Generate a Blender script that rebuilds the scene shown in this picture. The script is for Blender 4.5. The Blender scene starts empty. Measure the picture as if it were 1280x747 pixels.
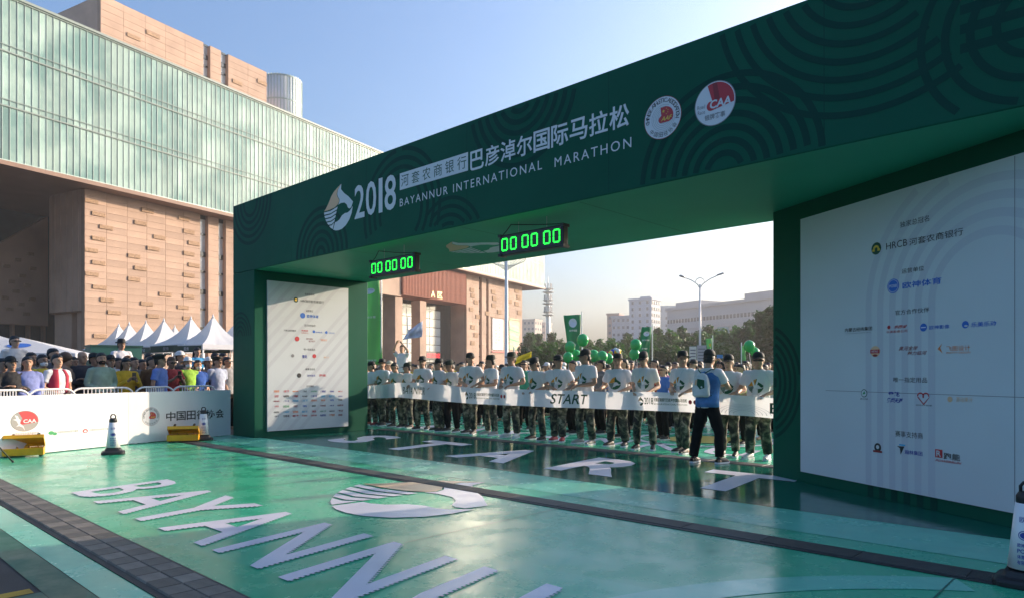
import bpy, bmesh, math, random
from mathutils import Vector, Matrix, noise
from mathutils.bvhtree import BVHTree
random.seed(7)
R = math.radians
scene = bpy.context.scene
C = scene.collection

# ------------------------------------------------------------------ camera
CAM_H, FPX, CX, HY = 1.45, 870.0, 640.0, 464.0      # eye height, focal length and horizon in pixels of the 1280 px wide photo
cam_d = bpy.data.cameras.new('camera'); cam = bpy.data.objects.new('camera', cam_d); C.objects.link(cam)
cam.location = (0, 0, CAM_H); cam.rotation_euler = (R(90), 0, 0)
cam_d.sensor_width = 36.0; cam_d.lens = 36.0 * FPX / 1280.0
cam_d.shift_y = (HY - 373.5) / 1280.0
cam_d.clip_start = 0.05; cam_d.clip_end = 6000
scene.camera = cam

# ------------------------------------------------------------------ sky and sun
SUN_AZ, SUN_EL = R(61.0), R(15.2)                   # azimuth clockwise from the view direction
world = bpy.data.worlds.new('World'); scene.world = world; world.use_nodes = True
wn = world.node_tree.nodes; wl = world.node_tree.links
sky = wn.new('ShaderNodeTexSky'); sky.sky_type = 'NISHITA'; sky.sun_disc = False
sky.sun_elevation = SUN_EL; sky.sun_rotation = SUN_AZ
sky.altitude = 0; sky.air_density = 1.1; sky.dust_density = 6.0; sky.ozone_density = 5.0
bg = wn['Background']; bg.inputs['Strength'].default_value = 0.15
wl.new(sky.outputs[0], bg.inputs[0])
sun_d = bpy.data.lights.new('sun', 'SUN'); sun = bpy.data.objects.new('sun', sun_d); C.objects.link(sun)
sun_d.energy = 3.3; sun_d.angle = R(0.6); sun_d.color = (1.0, 0.80, 0.60)
SUN_DIR = Vector((math.sin(SUN_AZ) * math.cos(SUN_EL), math.cos(SUN_AZ) * math.cos(SUN_EL), math.sin(SUN_EL)))
sun.rotation_euler = SUN_DIR.to_track_quat('Z', 'Y').to_euler()
sun.location = (30, 10, 40)
scene.view_settings.view_transform = 'Standard'; scene.view_settings.look = 'None'
scene.view_settings.exposure = 1.30; scene.view_settings.gamma = 1.0
scene.view_settings.use_curve_mapping = False
scene.cycles.use_denoising = True
scene.cycles.max_bounces = 7; scene.cycles.transparent_max_bounces = 12
scene.cycles.sample_clamp_indirect = 6.0

# ------------------------------------------------------------------ frames of reference
# the road frame: u along the arch (to the right), v away from us along the road
ROT = math.atan2(-0.687, 0.7266)
UX, UY, VX, VY = math.cos(ROT), math.sin(ROT), -math.sin(ROT), math.cos(ROT)
def W(u, v, z=0.0): return Vector((u * UX + v * VX, u * UY + v * VY, z))
def ray(x): return (x - CX) / FPX
def px_floor(x, y, z=0.0):
    """photo pixel -> (u, v) on the horizontal plane at height z"""
    d = FPX * (CAM_H - z) / (y - HY); X = ray(x) * d
    return X * UX + d * UY, X * VX + d * VY
def px_v(x, y, v0):
    """photo pixel -> (u, z) on the upright plane v = v0"""
    k = ray(x); d = v0 / (k * VX + VY); X = k * d
    return X * UX + d * UY, CAM_H + (HY - y) / FPX * d
def px_line(x, y, P, D):
    """photo pixel -> (t, z) on the upright plane through P (x, y) along D"""
    k = ray(x); t = (k * P[1] - P[0]) / (D[0] - k * D[1]); d = P[1] + t * D[1]
    return t, CAM_H + (HY - y) / FPX * d
def px_depth(x, y, d): return Vector((ray(x) * d, d, CAM_H + (HY - y) / FPX * d))

# ------------------------------------------------------------------ object helpers
def tag(o, label=None, cat=None, group=None, kind=None):
    if label: o['label'] = label
    if cat: o['category'] = cat
    if group: o['group'] = group
    if kind: o['kind'] = kind
    return o
def link(o, parent=None):
    C.objects.link(o)
    if parent is not None: o.parent = parent
    return o
def empty(name, loc=(0, 0, 0), rz=0.0, parent=None):
    o = bpy.data.objects.new(name, None); o.empty_display_size = 0.2
    link(o, parent); o.location = loc; o.rotation_euler = (0, 0, rz); return o
def mesh_obj(name, me, mat=None, parent=None, loc=(0, 0, 0), rz=0.0):
    o = bpy.data.objects.new(name, me); link(o, parent); o.location = loc; o.rotation_euler = (0, 0, rz)
    if mat is not None and len(me.materials) == 0: me.materials.append(mat)
    return o
def own_mat(o, mat):
    """give this object its own material while its mesh stays shared"""
    if len(o.material_slots) == 0: o.data.materials.append(mat)
    o.material_slots[0].link = 'OBJECT'; o.material_slots[0].material = mat
def pyd(name, verts, faces, smooth=False):
    me = bpy.data.meshes.new(name); me.from_pydata([tuple(v) for v in verts], [], faces); me.update()
    if smooth:
        me.polygons.foreach_set('use_smooth', [True] * len(me.polygons))
    return me
class MB:
    """collects simple shapes and links them as one mesh"""
    def __init__(s): s.v = []; s.f = []
    def add(s, vs, fs):
        n = len(s.v); s.v += [tuple(v) for v in vs]; s.f += [tuple(i + n for i in f) for f in fs]; return s
    def box(s, x0, x1, y0, y1, z0, z1, M=None):
        vs = [Vector(p) for p in ((x0,y0,z0),(x1,y0,z0),(x1,y1,z0),(x0,y1,z0),(x0,y0,z1),(x1,y0,z1),(x1,y1,z1),(x0,y1,z1))]
        if M is not None: vs = [M @ p for p in vs]
        return s.add(vs, [(3,2,1,0),(4,5,6,7),(0,1,5,4),(1,2,6,5),(2,3,7,6),(3,0,4,7)])
    def prism(s, poly, z0, z1):
        n = len(poly)
        vs = [(p[0], p[1], z0) for p in poly] + [(p[0], p[1], z1) for p in poly]
        fs = [tuple(range(n - 1, -1, -1)), tuple(range(n, 2 * n))] + [(i, (i + 1) % n, n + (i + 1) % n, n + i) for i in range(n)]
        return s.add(vs, fs)
    def tube(s, pts, rad, n=10, caps=True, flat=None):
        pts = [Vector(p) for p in pts]; m = len(pts)
        if not isinstance(rad, (list, tuple)): rad = [rad] * m
        rings = []; prev = None
        for i, p in enumerate(pts):
            d = (pts[min(i + 1, m - 1)] - pts[max(i - 1, 0)])
            if d.length < 1e-9: d = Vector((0, 0, 1))
            d.normalize()
            if prev is None:
                a = Vector((1, 0, 0)) if abs(d.x) < 0.8 else Vector((0, 1, 0))
            else: a = prev
            a = (a - d * a.dot(d)); a.normalize(); prev = a; b = d.cross(a)
            r = rad[i]; ra, rb = (r if isinstance(r, tuple) else (r, r))
            rings.append([p + a * (ra * math.cos(2 * math.pi * k / n)) + b * (rb * math.sin(2 * math.pi * k / n)) for k in range(n)])
        vs = [q for r_ in rings for q in r_]; fs = []
        for i in range(m - 1):
            for k in range(n):
                fs.append((i * n + k, i * n + (k + 1) % n, (i + 1) * n + (k + 1) % n, (i + 1) * n + k))
        if caps: fs += [tuple(range(n - 1, -1, -1)), tuple((m - 1) * n + k for k in range(n))]
        return s.add(vs, fs)
    def rings(s, rows, n=20, caps=True, power=2.0):
        """upright stack of (z, half width, half depth, x offset, y offset) super-ellipses"""
        vs = []; fs = []
        for (z, a, b, ox, oy) in rows:
            for k in range(n):
                t = 2 * math.pi * k / n; c, sn = math.cos(t), math.sin(t)
                e = 2.0 / power
                vs.append((ox + a * math.copysign(abs(c) ** e, c), oy + b * math.copysign(abs(sn) ** e, sn), z))
        m = len(rows)
        for i in range(m - 1):
            for k in range(n):
                fs.append((i * n + k, i * n + (k + 1) % n, (i + 1) * n + (k + 1) % n, (i + 1) * n + k))
        if caps: fs += [tuple(range(n - 1, -1, -1)), tuple((m - 1) * n + k for k in range(n))]
        return s.add(vs, fs)
    def lathe(s, prof, n=20, c=(0, 0, 0)):
        return s.rings([(z + c[2], r, r, c[0], c[1]) for r, z in prof], n)
    def ball(s, c, r, n=12, m=8):
        rx, ry, rz = r if isinstance(r, tuple) else (r, r, r)
        rows = []
        for i in range(m + 1):
            t = -math.pi / 2 + math.pi * i / m
            rows.append((c[2] + rz * math.sin(t), max(rx * math.cos(t), 1e-4), max(ry * math.cos(t), 1e-4), c[0], c[1]))
        return s.rings(rows, n)
    def mesh(s, name, smooth=False): return pyd(name, s.v, s.f, smooth)
    def obj(s, name, mat, parent=None, loc=(0, 0, 0), rz=0.0, smooth=False, bevel=0.0):
        o = mesh_obj(name, s.mesh(name, smooth), mat, parent, loc, rz)
        if bevel:
            b = o.modifiers.new('bevel', 'BEVEL'); b.width = bevel; b.segments = 2; b.limit_method = 'ANGLE'; b.angle_limit = R(40)
        return o
def copy_tree(o, parent=None):
    c = o.copy(); C.objects.link(c); c.parent = parent
    for ch in list(o.children): copy_tree(ch, c)
    return c

# ------------------------------------------------------------------ materials
def mat(name, col, rough=0.6, metal=0.0, spec=0.5, var=0.0, vscale=6.0, bump=0.0, bscale=40.0, emit=None, estr=0.0, coat=0.0, transl=0.0, objvar=0.0):
    m = bpy.data.materials.new(name); m.use_nodes = True
    nt = m.node_tree; n = nt.nodes; l = nt.links; b = n['Principled BSDF']
    b.inputs['Base Color'].default_value = (*col, 1); b.inputs['Roughness'].default_value = rough
    b.inputs['Metallic'].default_value = metal; b.inputs['Specular IOR Level'].default_value = spec
    b.inputs['Coat Weight'].default_value = coat
    tc = n.new('ShaderNodeTexCoord')
    last = None
    if var > 0:
        nz = n.new('ShaderNodeTexNoise'); nz.inputs['Scale'].default_value = vscale; nz.inputs['Detail'].default_value = 5
        l.new(tc.outputs['Object'], nz.inputs['Vector'])
        hs = n.new('ShaderNodeHueSaturation'); hs.inputs['Color'].default_value = (*col, 1)
        mr = n.new('ShaderNodeMapRange'); mr.inputs[1].default_value = 0.3; mr.inputs[2].default_value = 0.7
        mr.inputs[3].default_value = 1 - var; mr.inputs[4].default_value = 1 + var
        l.new(nz.outputs[0], mr.inputs[0]); l.new(mr.outputs[0], hs.inputs['Value'])
        l.new(hs.outputs[0], b.inputs['Base Color']); last = hs
    if objvar > 0:
        oi = n.new('ShaderNodeObjectInfo'); h2 = n.new('ShaderNodeHueSaturation'); h2.inputs['Color'].default_value = (*col, 1)
        m2 = n.new('ShaderNodeMapRange'); m2.inputs[3].default_value = 1 - objvar; m2.inputs[4].default_value = 1 + objvar
        l.new(oi.outputs['Random'], m2.inputs[0]); l.new(m2.outputs[0], h2.inputs['Value'])
        if last: l.new(last.outputs[0], h2.inputs['Color'])
        l.new(h2.outputs[0], b.inputs['Base Color'])
    if bump > 0:
        nb = n.new('ShaderNodeTexNoise'); nb.inputs['Scale'].default_value = bscale; nb.inputs['Detail'].default_value = 4
        l.new(tc.outputs['Object'], nb.inputs['Vector'])
        bp = n.new('ShaderNodeBump'); bp.inputs['Strength'].default_value = bump; bp.inputs['Distance'].default_value = 0.02
        l.new(nb.outputs[0], bp.inputs['Height']); l.new(bp.outputs[0], b.inputs['Normal'])
    if emit:
        b.inputs['Emission Color'].default_value = (*emit, 1); b.inputs['Emission Strength'].default_value = estr
    if transl > 0:
        out = n['Material Output']; tr = n.new('ShaderNodeBsdfTranslucent'); tr.inputs[0].default_value = (*col, 1)
        mx = n.new('ShaderNodeMixShader'); mx.inputs[0].default_value = transl
        l.new(b.outputs[0], mx.inputs[1]); l.new(tr.outputs[0], mx.inputs[2]); l.new(mx.outputs[0], out.inputs[0])
    return m
M = {}
M['asphalt'] = mat('asphalt', (0.062, 0.052, 0.045), 0.85, var=0.35, vscale=1.3, bump=0.4, bscale=120)
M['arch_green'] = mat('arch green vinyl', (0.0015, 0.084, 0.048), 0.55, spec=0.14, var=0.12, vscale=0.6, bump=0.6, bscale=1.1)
M['arch_soffit_bounce'] = mat('green vinyl with floor bounce', (0.03, 0.31, 0.185), 0.5, spec=0.15, var=0.10, vscale=0.6)  # arch green made lighter: bounce from the sunlit floor put into the colour
M['arch_dark'] = mat('dark green print', (0.001, 0.046, 0.032), 0.55, spec=0.14)
M['print_white'] = mat('white vinyl print', (0.66, 0.66, 0.70), 0.5, spec=0.25)
M['panel_white'] = mat('white sponsor sheet', (0.56, 0.585, 0.60), 0.5, spec=0.2, var=0.03, vscale=1.2, bump=0.15, bscale=1.4)
M['panel_grey'] = mat('grey ring print', (0.50, 0.51, 0.55), 0.5, spec=0.25)
M['panel_faint'] = mat('faint ring print', (0.515, 0.53, 0.555), 0.5, spec=0.2)
M['ink'] = mat('black ink', (0.02, 0.02, 0.022), 0.5)
M['ink_green'] = mat('dark green ink', (0.005, 0.07, 0.035), 0.5)
M['ink_blue'] = mat('blue ink', (0.01, 0.12, 0.50), 0.5)
M['ink_navy'] = mat('navy ink', (0.03, 0.05, 0.30), 0.5)
M['ink_red'] = mat('red ink', (0.48, 0.02, 0.03), 0.5)
M['ink_dred'] = mat('deep red ink', (0.25, 0.01, 0.015), 0.5)
M['ink_orange'] = mat('orange ink', (0.75, 0.22, 0.06), 0.5)
M['ink_tan'] = mat('tan print', (0.72, 0.44, 0.26), 0.5)
M['ink_gold'] = mat('gold print', (0.70, 0.45, 0.05), 0.5)
M['ink_grey'] = mat('grey print', (0.20, 0.20, 0.21), 0.5)
M['ink_cyan'] = mat('cyan ink', (0.02, 0.35, 0.62), 0.5)
M['ink_lgreen'] = mat('green ink', (0.03, 0.30, 0.10), 0.5)
M['black_rubber'] = mat('black rubber', (0.016, 0.016, 0.018), 0.55, var=0.2, bump=0.2, bscale=60)
M['white_metal'] = mat('white painted metal', (0.78, 0.77, 0.75), 0.35)
M['steel'] = mat('galvanised steel', (0.45, 0.45, 0.46), 0.4, metal=0.6)
M['black_plastic'] = mat('black plastic', (0.012, 0.012, 0.013), 0.4)
M['cable'] = mat('black cable', (0.01, 0.01, 0.01), 0.5)
M['led'] = mat('green led', (0.0, 0.3, 0.02), 0.4, emit=(0.02, 1.0, 0.06), estr=0.95)

# ------------------------------------------------------------------ flat lettering and marks
_tx = {}
def text2d(s, off=0.0, spacing=1.0):
    key = (s, off, spacing)
    if key not in _tx:
        cu = bpy.data.curves.new('lettering', 'FONT'); cu.body = s; cu.size = 1.0; cu.offset = off; cu.space_character = spacing
        cu.resolution_u = 3; cu.fill_mode = 'FRONT'
        ob = bpy.data.objects.new('lettering', cu); C.objects.link(ob)
        dg = bpy.context.evaluated_depsgraph_get()
        me = bpy.data.meshes.new_from_object(ob.evaluated_get(dg))
        vs = [(v.co.x, v.co.y) for v in me.vertices]; fs = [tuple(p.vertices) for p in me.polygons]
        bpy.data.objects.remove(ob); bpy.data.curves.remove(cu); bpy.data.meshes.remove(me)
        x0 = min(v[0] for v in vs); x1 = max(v[0] for v in vs); y0 = min(v[1] for v in vs); y1 = max(v[1] for v in vs)
        w = max(x1 - x0, 1e-6); h = max(y1 - y0, 1e-6)
        _tx[key] = ([((a - x0) / w, (b - y0) / h) for a, b in vs], fs, w / h)
    return _tx[key]
class Sheet:
    """a flat frame on a surface: f(x, y, lift) -> point; prints lettering and shapes on it"""
    def __init__(s, f, parent): s.f = f; s.parent = parent
    def put(s, name, pts, faces, m, lift=0.003, label=None):
        o = mesh_obj(name, pyd(name, [s.f(x, y, lift) for x, y in pts], faces), m, s.parent)
        if label: o['label'] = label
        return o
    def text(s, string, x0, x1, y0, y1, m, off=0.0, name='lettering', lift=0.003, shear=0.0, spacing=1.0):
        vs, fs, asp = text2d(string, off, spacing)
        return s.put(name, [(x0 + (x1 - x0) * a + shear * b, y0 + (y1 - y0) * b) for a, b in vs], fs, m, lift)
    def fit(s, string, xc, yc, h, m, off=0.0, name='lettering', lift=0.003, spacing=1.0):
        vs, fs, asp = text2d(string, off, spacing)
        return s.text(string, xc - h * asp / 2, xc + h * asp / 2, yc - h / 2, yc + h / 2, m, off, name, lift, 0, spacing)
    def poly(s, pts, m, name='print', lift=0.003): return s.put(name, pts, [tuple(range(len(pts)))], m, lift)
    def rect(s, x0, x1, y0, y1, m, name='print', lift=0.003): return s.poly([(x0, y0), (x1, y0), (x1, y1), (x0, y1)], m, name, lift)
    def disc(s, xc, yc, r, m, name='print', lift=0.003, ry=None, a0=0, a1=360, n=40):
        ry = r if ry is None else ry
        pts = [(xc + r * math.cos(R(a0 + (a1 - a0) * k / n)), yc + ry * math.sin(R(a0 + (a1 - a0) * k / n))) for k in range(n if a1 - a0 >= 360 else n + 1)]
        return s.poly(pts, m, name, lift)
    def ring(s, xc, yc, r0, r1, m, name='print', lift=0.003, a0=0, a1=360, n=48, clip=None, sx=1.0):
        vs = []; fs = []
        for k in range(n + 1):
            t = R(a0 + (a1 - a0) * k / n)
            vs += [(xc + sx * r0 * math.cos(t), yc + r0 * math.sin(t)), (xc + sx * r1 * math.cos(t), yc + r1 * math.sin(t))]
        runs = [[]]
        for k in range(n):
            q = (2 * k, 2 * k + 1, 2 * k + 3, 2 * k + 2)
            if clip is None or all(clip(vs[i][0], vs[i][1]) for i in q): runs[-1].append(q)
            elif runs[-1]: runs.append([])
        o = None
        for fs in runs:          # one piece for each unbroken run of the ring
            if not fs: continue
            used = sorted({i for f in fs for i in f}); mp = {i: j for j, i in enumerate(used)}
            o = s.put(name, [vs[i] for i in used], [tuple(mp[i] for i in f) for f in fs], m, lift)
        return o
    def arc_text(s, string, xc, yc, r, h, a_start, a_end, m, name='lettering', lift=0.004, up=True):
        vsA = []; fsA = []; n = len(string)
        for i, ch in enumerate(string):
            if ch == ' ': continue
            a = R(a_start + (a_end - a_start) * (i + 0.5) / n)
            vs, fs, asp = text2d(ch, 0.0)
            w = min(h * asp, h * 1.1); k = len(vsA)
            dx, dy = math.cos(a), math.sin(a)
            for p, q in vs:
                lx = (p - 0.5) * w; ly = (q - 0.5) * h
                if up: X = xc + dx * (r + ly) + dy * lx; Y = yc + dy * (r + ly) - dx * lx
                else: X = xc + dx * (r - ly) - dy * lx; Y = yc + dy * (r - ly) + dx * lx
                vsA.append((X, Y))
            fsA += [tuple(j + k for j in f) for f in fs]
        return s.put(name, vsA, fsA, m, lift)
# the horse-head drop mark of the race, in units of its own height, origin at its centre
def _lg(pts): return [((x - 250) / 193.0, (286 - y) / 193.0) for x, y in pts]
LOGO = {
 'mane': _lg([(268,190),(240,203),(218,214),(200,230),(184,252),(166,272),(150,285),(190,285),(225,281),(246,272),(256,262),(255,251),(245,240),(240,228),(246,210)]),
 'head': _lg([(271,189),(248,210),(243,228),(248,240),(258,251),(259,262),(249,274),(268,270),(292,272),(308,283),(316,298),(326,303),(338,300),(350,279),(320,252),(290,232),(269,212)]),
 'neck': _lg([(348,297),(330,312),(312,318),(296,317),(276,323),(258,338),(240,344),(228,344),(215,374),(232,380),(250,382),(275,380),(303,368),(326,348),(341,324)]),
 'stripes': [_lg([(149,290),(195,291),(246,281),(241,292),(196,301),(151,300)]), _lg([(152,305),(196,306),(239,297),(235,308),(198,317),(157,316)]),
             _lg([(159,321),(198,322),(233,313),(229,325),(200,333),(166,332)]), _lg([(169,337),(200,338),(227,330),(223,341),(203,349),(180,348)]),
             _lg([(185,353),(204,354),(221,346),(211,371),(198,364)])],
}
def put_logo(sh, xc, yc, h, m_main, m_mane, lift=0.004, sx=1.0, name='horse_mark'):
    def T(p): return [(xc + x * h * sx, yc + y * h) for x, y in p]
    out = [sh.poly(T(LOGO['mane']), m_mane, name, lift), sh.poly(T(LOGO['head']), m_main, name, lift), sh.poly(T(LOGO['neck']), m_main, name, lift)]
    for st in LOGO['stripes']: out.append(sh.poly(T(st), m_main, name, lift))
    return out
# ================================================================== GROUND AND PRINTED FLOOR
g = mesh_obj('ground', pyd('ground', [(-1500, -600, 0), (1500, -600, 0), (1500, 2500, 0), (-1500, 2500, 0)], [(0, 1, 2, 3)]), M['asphalt'])
tag(g, kind='structure')

def floor_mat(name, cols, scale, rough=0.2):
    m = bpy.data.materials.new(name); m.use_nodes = True
    nt = m.node_tree; n = nt.nodes; l = nt.links; b = n['Principled BSDF']
    tc = n.new('ShaderNodeTexCoord')
    mp = n.new('ShaderNodeMapping'); mp.inputs['Scale'].default_value = (scale * 0.8, scale * 1.5, 1); mp.inputs['Rotation'].default_value = (0, 0, 0.5)
    vo = n.new('ShaderNodeTexVoronoi'); vo.feature = 'F1'; vo.distance = 'MANHATTAN'; vo.inputs['Scale'].default_value = 1.0
    sp = n.new('ShaderNodeSeparateColor'); rp = n.new('ShaderNodeValToRGB')
    rp.color_ramp.interpolation = 'LINEAR'
    while len(rp.color_ramp.elements) < len(cols): rp.color_ramp.elements.new(0.5)
    for i, c in enumerate(cols):
        e = rp.color_ramp.elements[i]; e.position = i / (len(cols) - 1); e.color = (*c, 1)
    l.new(tc.outputs['Object'], mp.inputs[0]); l.new(mp.outputs[0], vo.inputs['Vector'])
    l.new(vo.outputs['Color'], sp.inputs[0]); l.new(sp.outputs[0], rp.inputs[0])
    # scuffs and dust
    nz = n.new('ShaderNodeTexNoise'); nz.inputs['Scale'].default_value = 2.2; nz.inputs['Detail'].default_value = 8; nz.inputs['Roughness'].default_value = 0.65
    l.new(tc.outputs['Object'], nz.inputs['Vector'])
    mr = n.new('ShaderNodeMapRange'); mr.inputs[1].default_value = 0.3; mr.inputs[2].default_value = 0.75; mr.inputs[3].default_value = 0.93; mr.inputs[4].default_value = 1.06
    l.new(nz.outputs[0], mr.inputs[0])
    hs = n.new('ShaderNodeHueSaturation'); l.new(rp.outputs[0], hs.inputs['Color']); l.new(mr.outputs[0], hs.inputs['Value'])
    sk = n.new('ShaderNodeTexNoise'); sk.inputs['Scale'].default_value = 26; sk.inputs['Detail'].default_value = 3
    l.new(tc.outputs['Object'], sk.inputs['Vector'])
    s2 = n.new('ShaderNodeMapRange'); s2.inputs[1].default_value = 0.70; s2.inputs[2].default_value = 0.78; s2.inputs[3].default_value = 0.0; s2.inputs[4].default_value = 0.55
    l.new(sk.outputs[0], s2.inputs[0])
    mxd = n.new('ShaderNodeMixRGB'); mxd.inputs[2].default_value = (0.02, 0.05, 0.045, 1)
    l.new(s2.outputs[0], mxd.inputs[0]); l.new(hs.outputs[0], mxd.inputs[1]); l.new(mxd.outputs[0], b.inputs['Base Color'])
    r2 = n.new('ShaderNodeMapRange'); r2.inputs[1].default_value = 0.35; r2.inputs[2].default_value = 0.7; r2.inputs[3].default_value = rough * 0.75; r2.inputs[4].default_value = rough * 1.5
    l.new(nz.outputs[0], r2.inputs[0]); l.new(r2.outputs[0], b.inputs['Roughness'])
    # ripples of the laid sheet
    wb = n.new('ShaderNodeTexNoise'); wb.inputs['Scale'].default_value = 7.0; wb.inputs['Detail'].default_value = 3
    l.new(tc.outputs['Object'], wb.inputs['Vector'])
    bp = n.new('ShaderNodeBump'); bp.inputs['Strength'].default_value = 0.07; bp.inputs['Distance'].default_value = 0.02
    l.new(wb.outputs[0], bp.inputs['Height']); l.new(bp.outputs[0], b.inputs['Normal'])
    b.inputs['Specular IOR Level'].default_value = 0.32
    return m
M['floor'] = floor_mat('printed floor vinyl', [(0.05, 0.46, 0.245), (0.038, 0.40, 0.21), (0.075, 0.50, 0.29), (0.045, 0.43, 0.245), (0.10, 0.53, 0.34)], 0.38, 0.24)
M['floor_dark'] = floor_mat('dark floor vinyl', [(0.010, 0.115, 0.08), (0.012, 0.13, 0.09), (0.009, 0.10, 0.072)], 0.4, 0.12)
M['floor_light'] = floor_mat('pale floor vinyl', [(0.13, 0.52, 0.37), (0.16, 0.56, 0.41)], 0.5, 0.22)
M['floor_edge'] = floor_mat('edge floor vinyl', [(0.02, 0.13, 0.085), (0.03, 0.17, 0.11), (0.015, 0.10, 0.07)], 0.9, 0.4)
M['floor_print'] = mat('white floor lettering', (0.66, 0.64, 0.72), 0.3, var=0.05, vscale=3, bump=0.05, bscale=8)
M['floor_tan'] = mat('tan floor print', (0.62, 0.40, 0.25), 0.3)
M['floor_gold'] = mat('gold floor print', (0.55, 0.42, 0.06), 0.3)

def quad_uv(u0, u1, v0, v1, z): return [(u0, v0, z), (u1, v0, z), (u1, v1, z), (u0, v1, z)]
fl = mesh_obj('printed_floor', pyd('printed_floor', quad_uv(-15.62, 9.0, 1.62, 10.0, 0.004), [(0, 1, 2, 3)]), M['floor'], None, (0, 0, 0), ROT)
tag(fl, kind='structure')
strip_back = mesh_obj('printed_floor_beyond', pyd('printed_floor_beyond', quad_uv(-26.0, 9.0, 10.0, 26.0, 0.004), [(0, 1, 2, 3)]), M['floor'], fl)
def strip(name, u0, u1, v0, v1, z, m):
    return mesh_obj(name, pyd(name, quad_uv(u0, u1, v0, v1, z), [(0, 1, 2, 3)]), m, fl)
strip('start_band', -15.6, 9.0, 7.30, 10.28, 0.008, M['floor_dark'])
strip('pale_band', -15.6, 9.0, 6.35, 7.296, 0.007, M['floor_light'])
strip('pale_strip', -14.4, 9.0, 1.42, 1.66, 0.008, M['floor_light'])
strip('edge_band', -14.3, 9.0, 1.20, 1.416, 0.006, M['floor_edge'])
strip('edge_band', -5.38, 9.0, -0.6, 1.197, 0.006, M['floor_edge'])
strip('yellow_line', -5.52, -5.40, -2.0, 1.16, 0.006, mat('yellow road paint', (0.42, 0.25, 0.02), 0.7, var=0.3, vscale=5))
# concentric dark rings printed on the near floor, lower right
FS = Sheet(lambda x, y, l: (x, y, l), fl)
clipf = lambda x, y: 1.8 < y < 5.7
for k in range(4):
    FS.ring(0.9, 2.6, 1.5 + 0.62 * k, 1.5 + 0.62 * k + 0.30, M['floor_light'] if k % 2 else M['floor'], 'floor_ring', 0.0075, 60, 200, 40, clipf)

# letters BAYANNUR, with the toothed edge of the cut vinyl
def floor_letter(ch, u0, u1, v0, v1, m, teeth=True, lean=-0.20, off=0.010):
    vs, fs, asp = text2d(ch, off)
    P = [(u0 + (u1 - u0) * a + lean * (v1 - v0) * b, v0 + (v1 - v0) * b) for a, b in vs]
    o_v = [(x, y, 0.012) for x, y in P]; o_f = list(fs)
    if teeth:
        cnt = {}
        for f in fs:
            for i in range(len(f)):
                a, b = f[i], f[(i + 1) % len(f)]; k = (min(a, b), max(a, b)); cnt.setdefault(k, []).append((a, b))
        segs = [e[0] for e in cnt.values() if len(e) == 1]
        for a, b in segs:
            A = Vector(P[a]); B = Vector(P[b]); d = B - A; L = d.length
            if L < 0.05: continue
            d.normalize(); nrm = Vector((d.y, -d.x))
            if nrm.x * 0.9 - nrm.y * 0.25 < 0.35: continue
            k = 0.015
            while k + 0.035 < L:
                q = [A + d * k, A + d * (k + 0.024), A + d * (k + 0.024) + nrm * 0.022, A + d * k + nrm * 0.022]
                n0 = len(o_v); o_v += [(p.x, p.y, 0.012) for p in q]; o_f.append((n0, n0 + 1, n0 + 2, n0 + 3)); k += 0.048
    return mesh_obj('floor_letter', pyd('floor_letter', o_v, o_f), m, fl)
for ch, a, b in (('B', -9.53, -8.92), ('A', -8.69, -7.70), ('Y', -7.76, -6.84), ('A', -6.78, -5.82), ('N', -5.63, -4.85), ('N', -4.55, -3.75), ('U', -3.45, -2.70), ('R', -2.35, -1.60)):
    floor_letter(ch, a, b, 2.42, 3.60, M['floor_print'])
START_U = [('S', -12.95, -11.95), ('T', -11.08, -9.85), ('A', -9.02, -7.62), ('R', -6.78, -5.55), ('T', -4.70, -3.42)]
for ch, a, b in START_U:
    floor_letter(ch, a, b, 7.86, 9.50, M['floor_print'], False, -0.12, 0.035)
LEAN = Sheet(lambda x, y, l: (x - 0.25 * (y - 5.17), y, l), fl)
put_logo(LEAN, -6.42, 5.17, 2.35, M['floor_print'], M['floor_tan'], 0.012, 0.915, 'floor_horse_mark')
# prints beyond the start line
FS.ring(-7.2, 13.6, 1.35, 1.5, M['floor_print'], 'floor_ring', 0.012)
FS.disc(-7.2, 13.6, 0.8, M['floor_gold'], 'floor_disc', 0.012)
for k, ch in enumerate('BAYANNUR'):
    floor_letter(ch, -14.2 + k * 1.35, -13.3 + k * 1.35, 11.25, 12.35, M['floor_print'], False)
# sheet seams
for uu in (-11.9, -8.3, -4.7, -1.1):
    strip('floor_seam', uu, uu + 0.012, 3.65, 5.7, 0.0095, M['floor_edge'])

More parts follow.
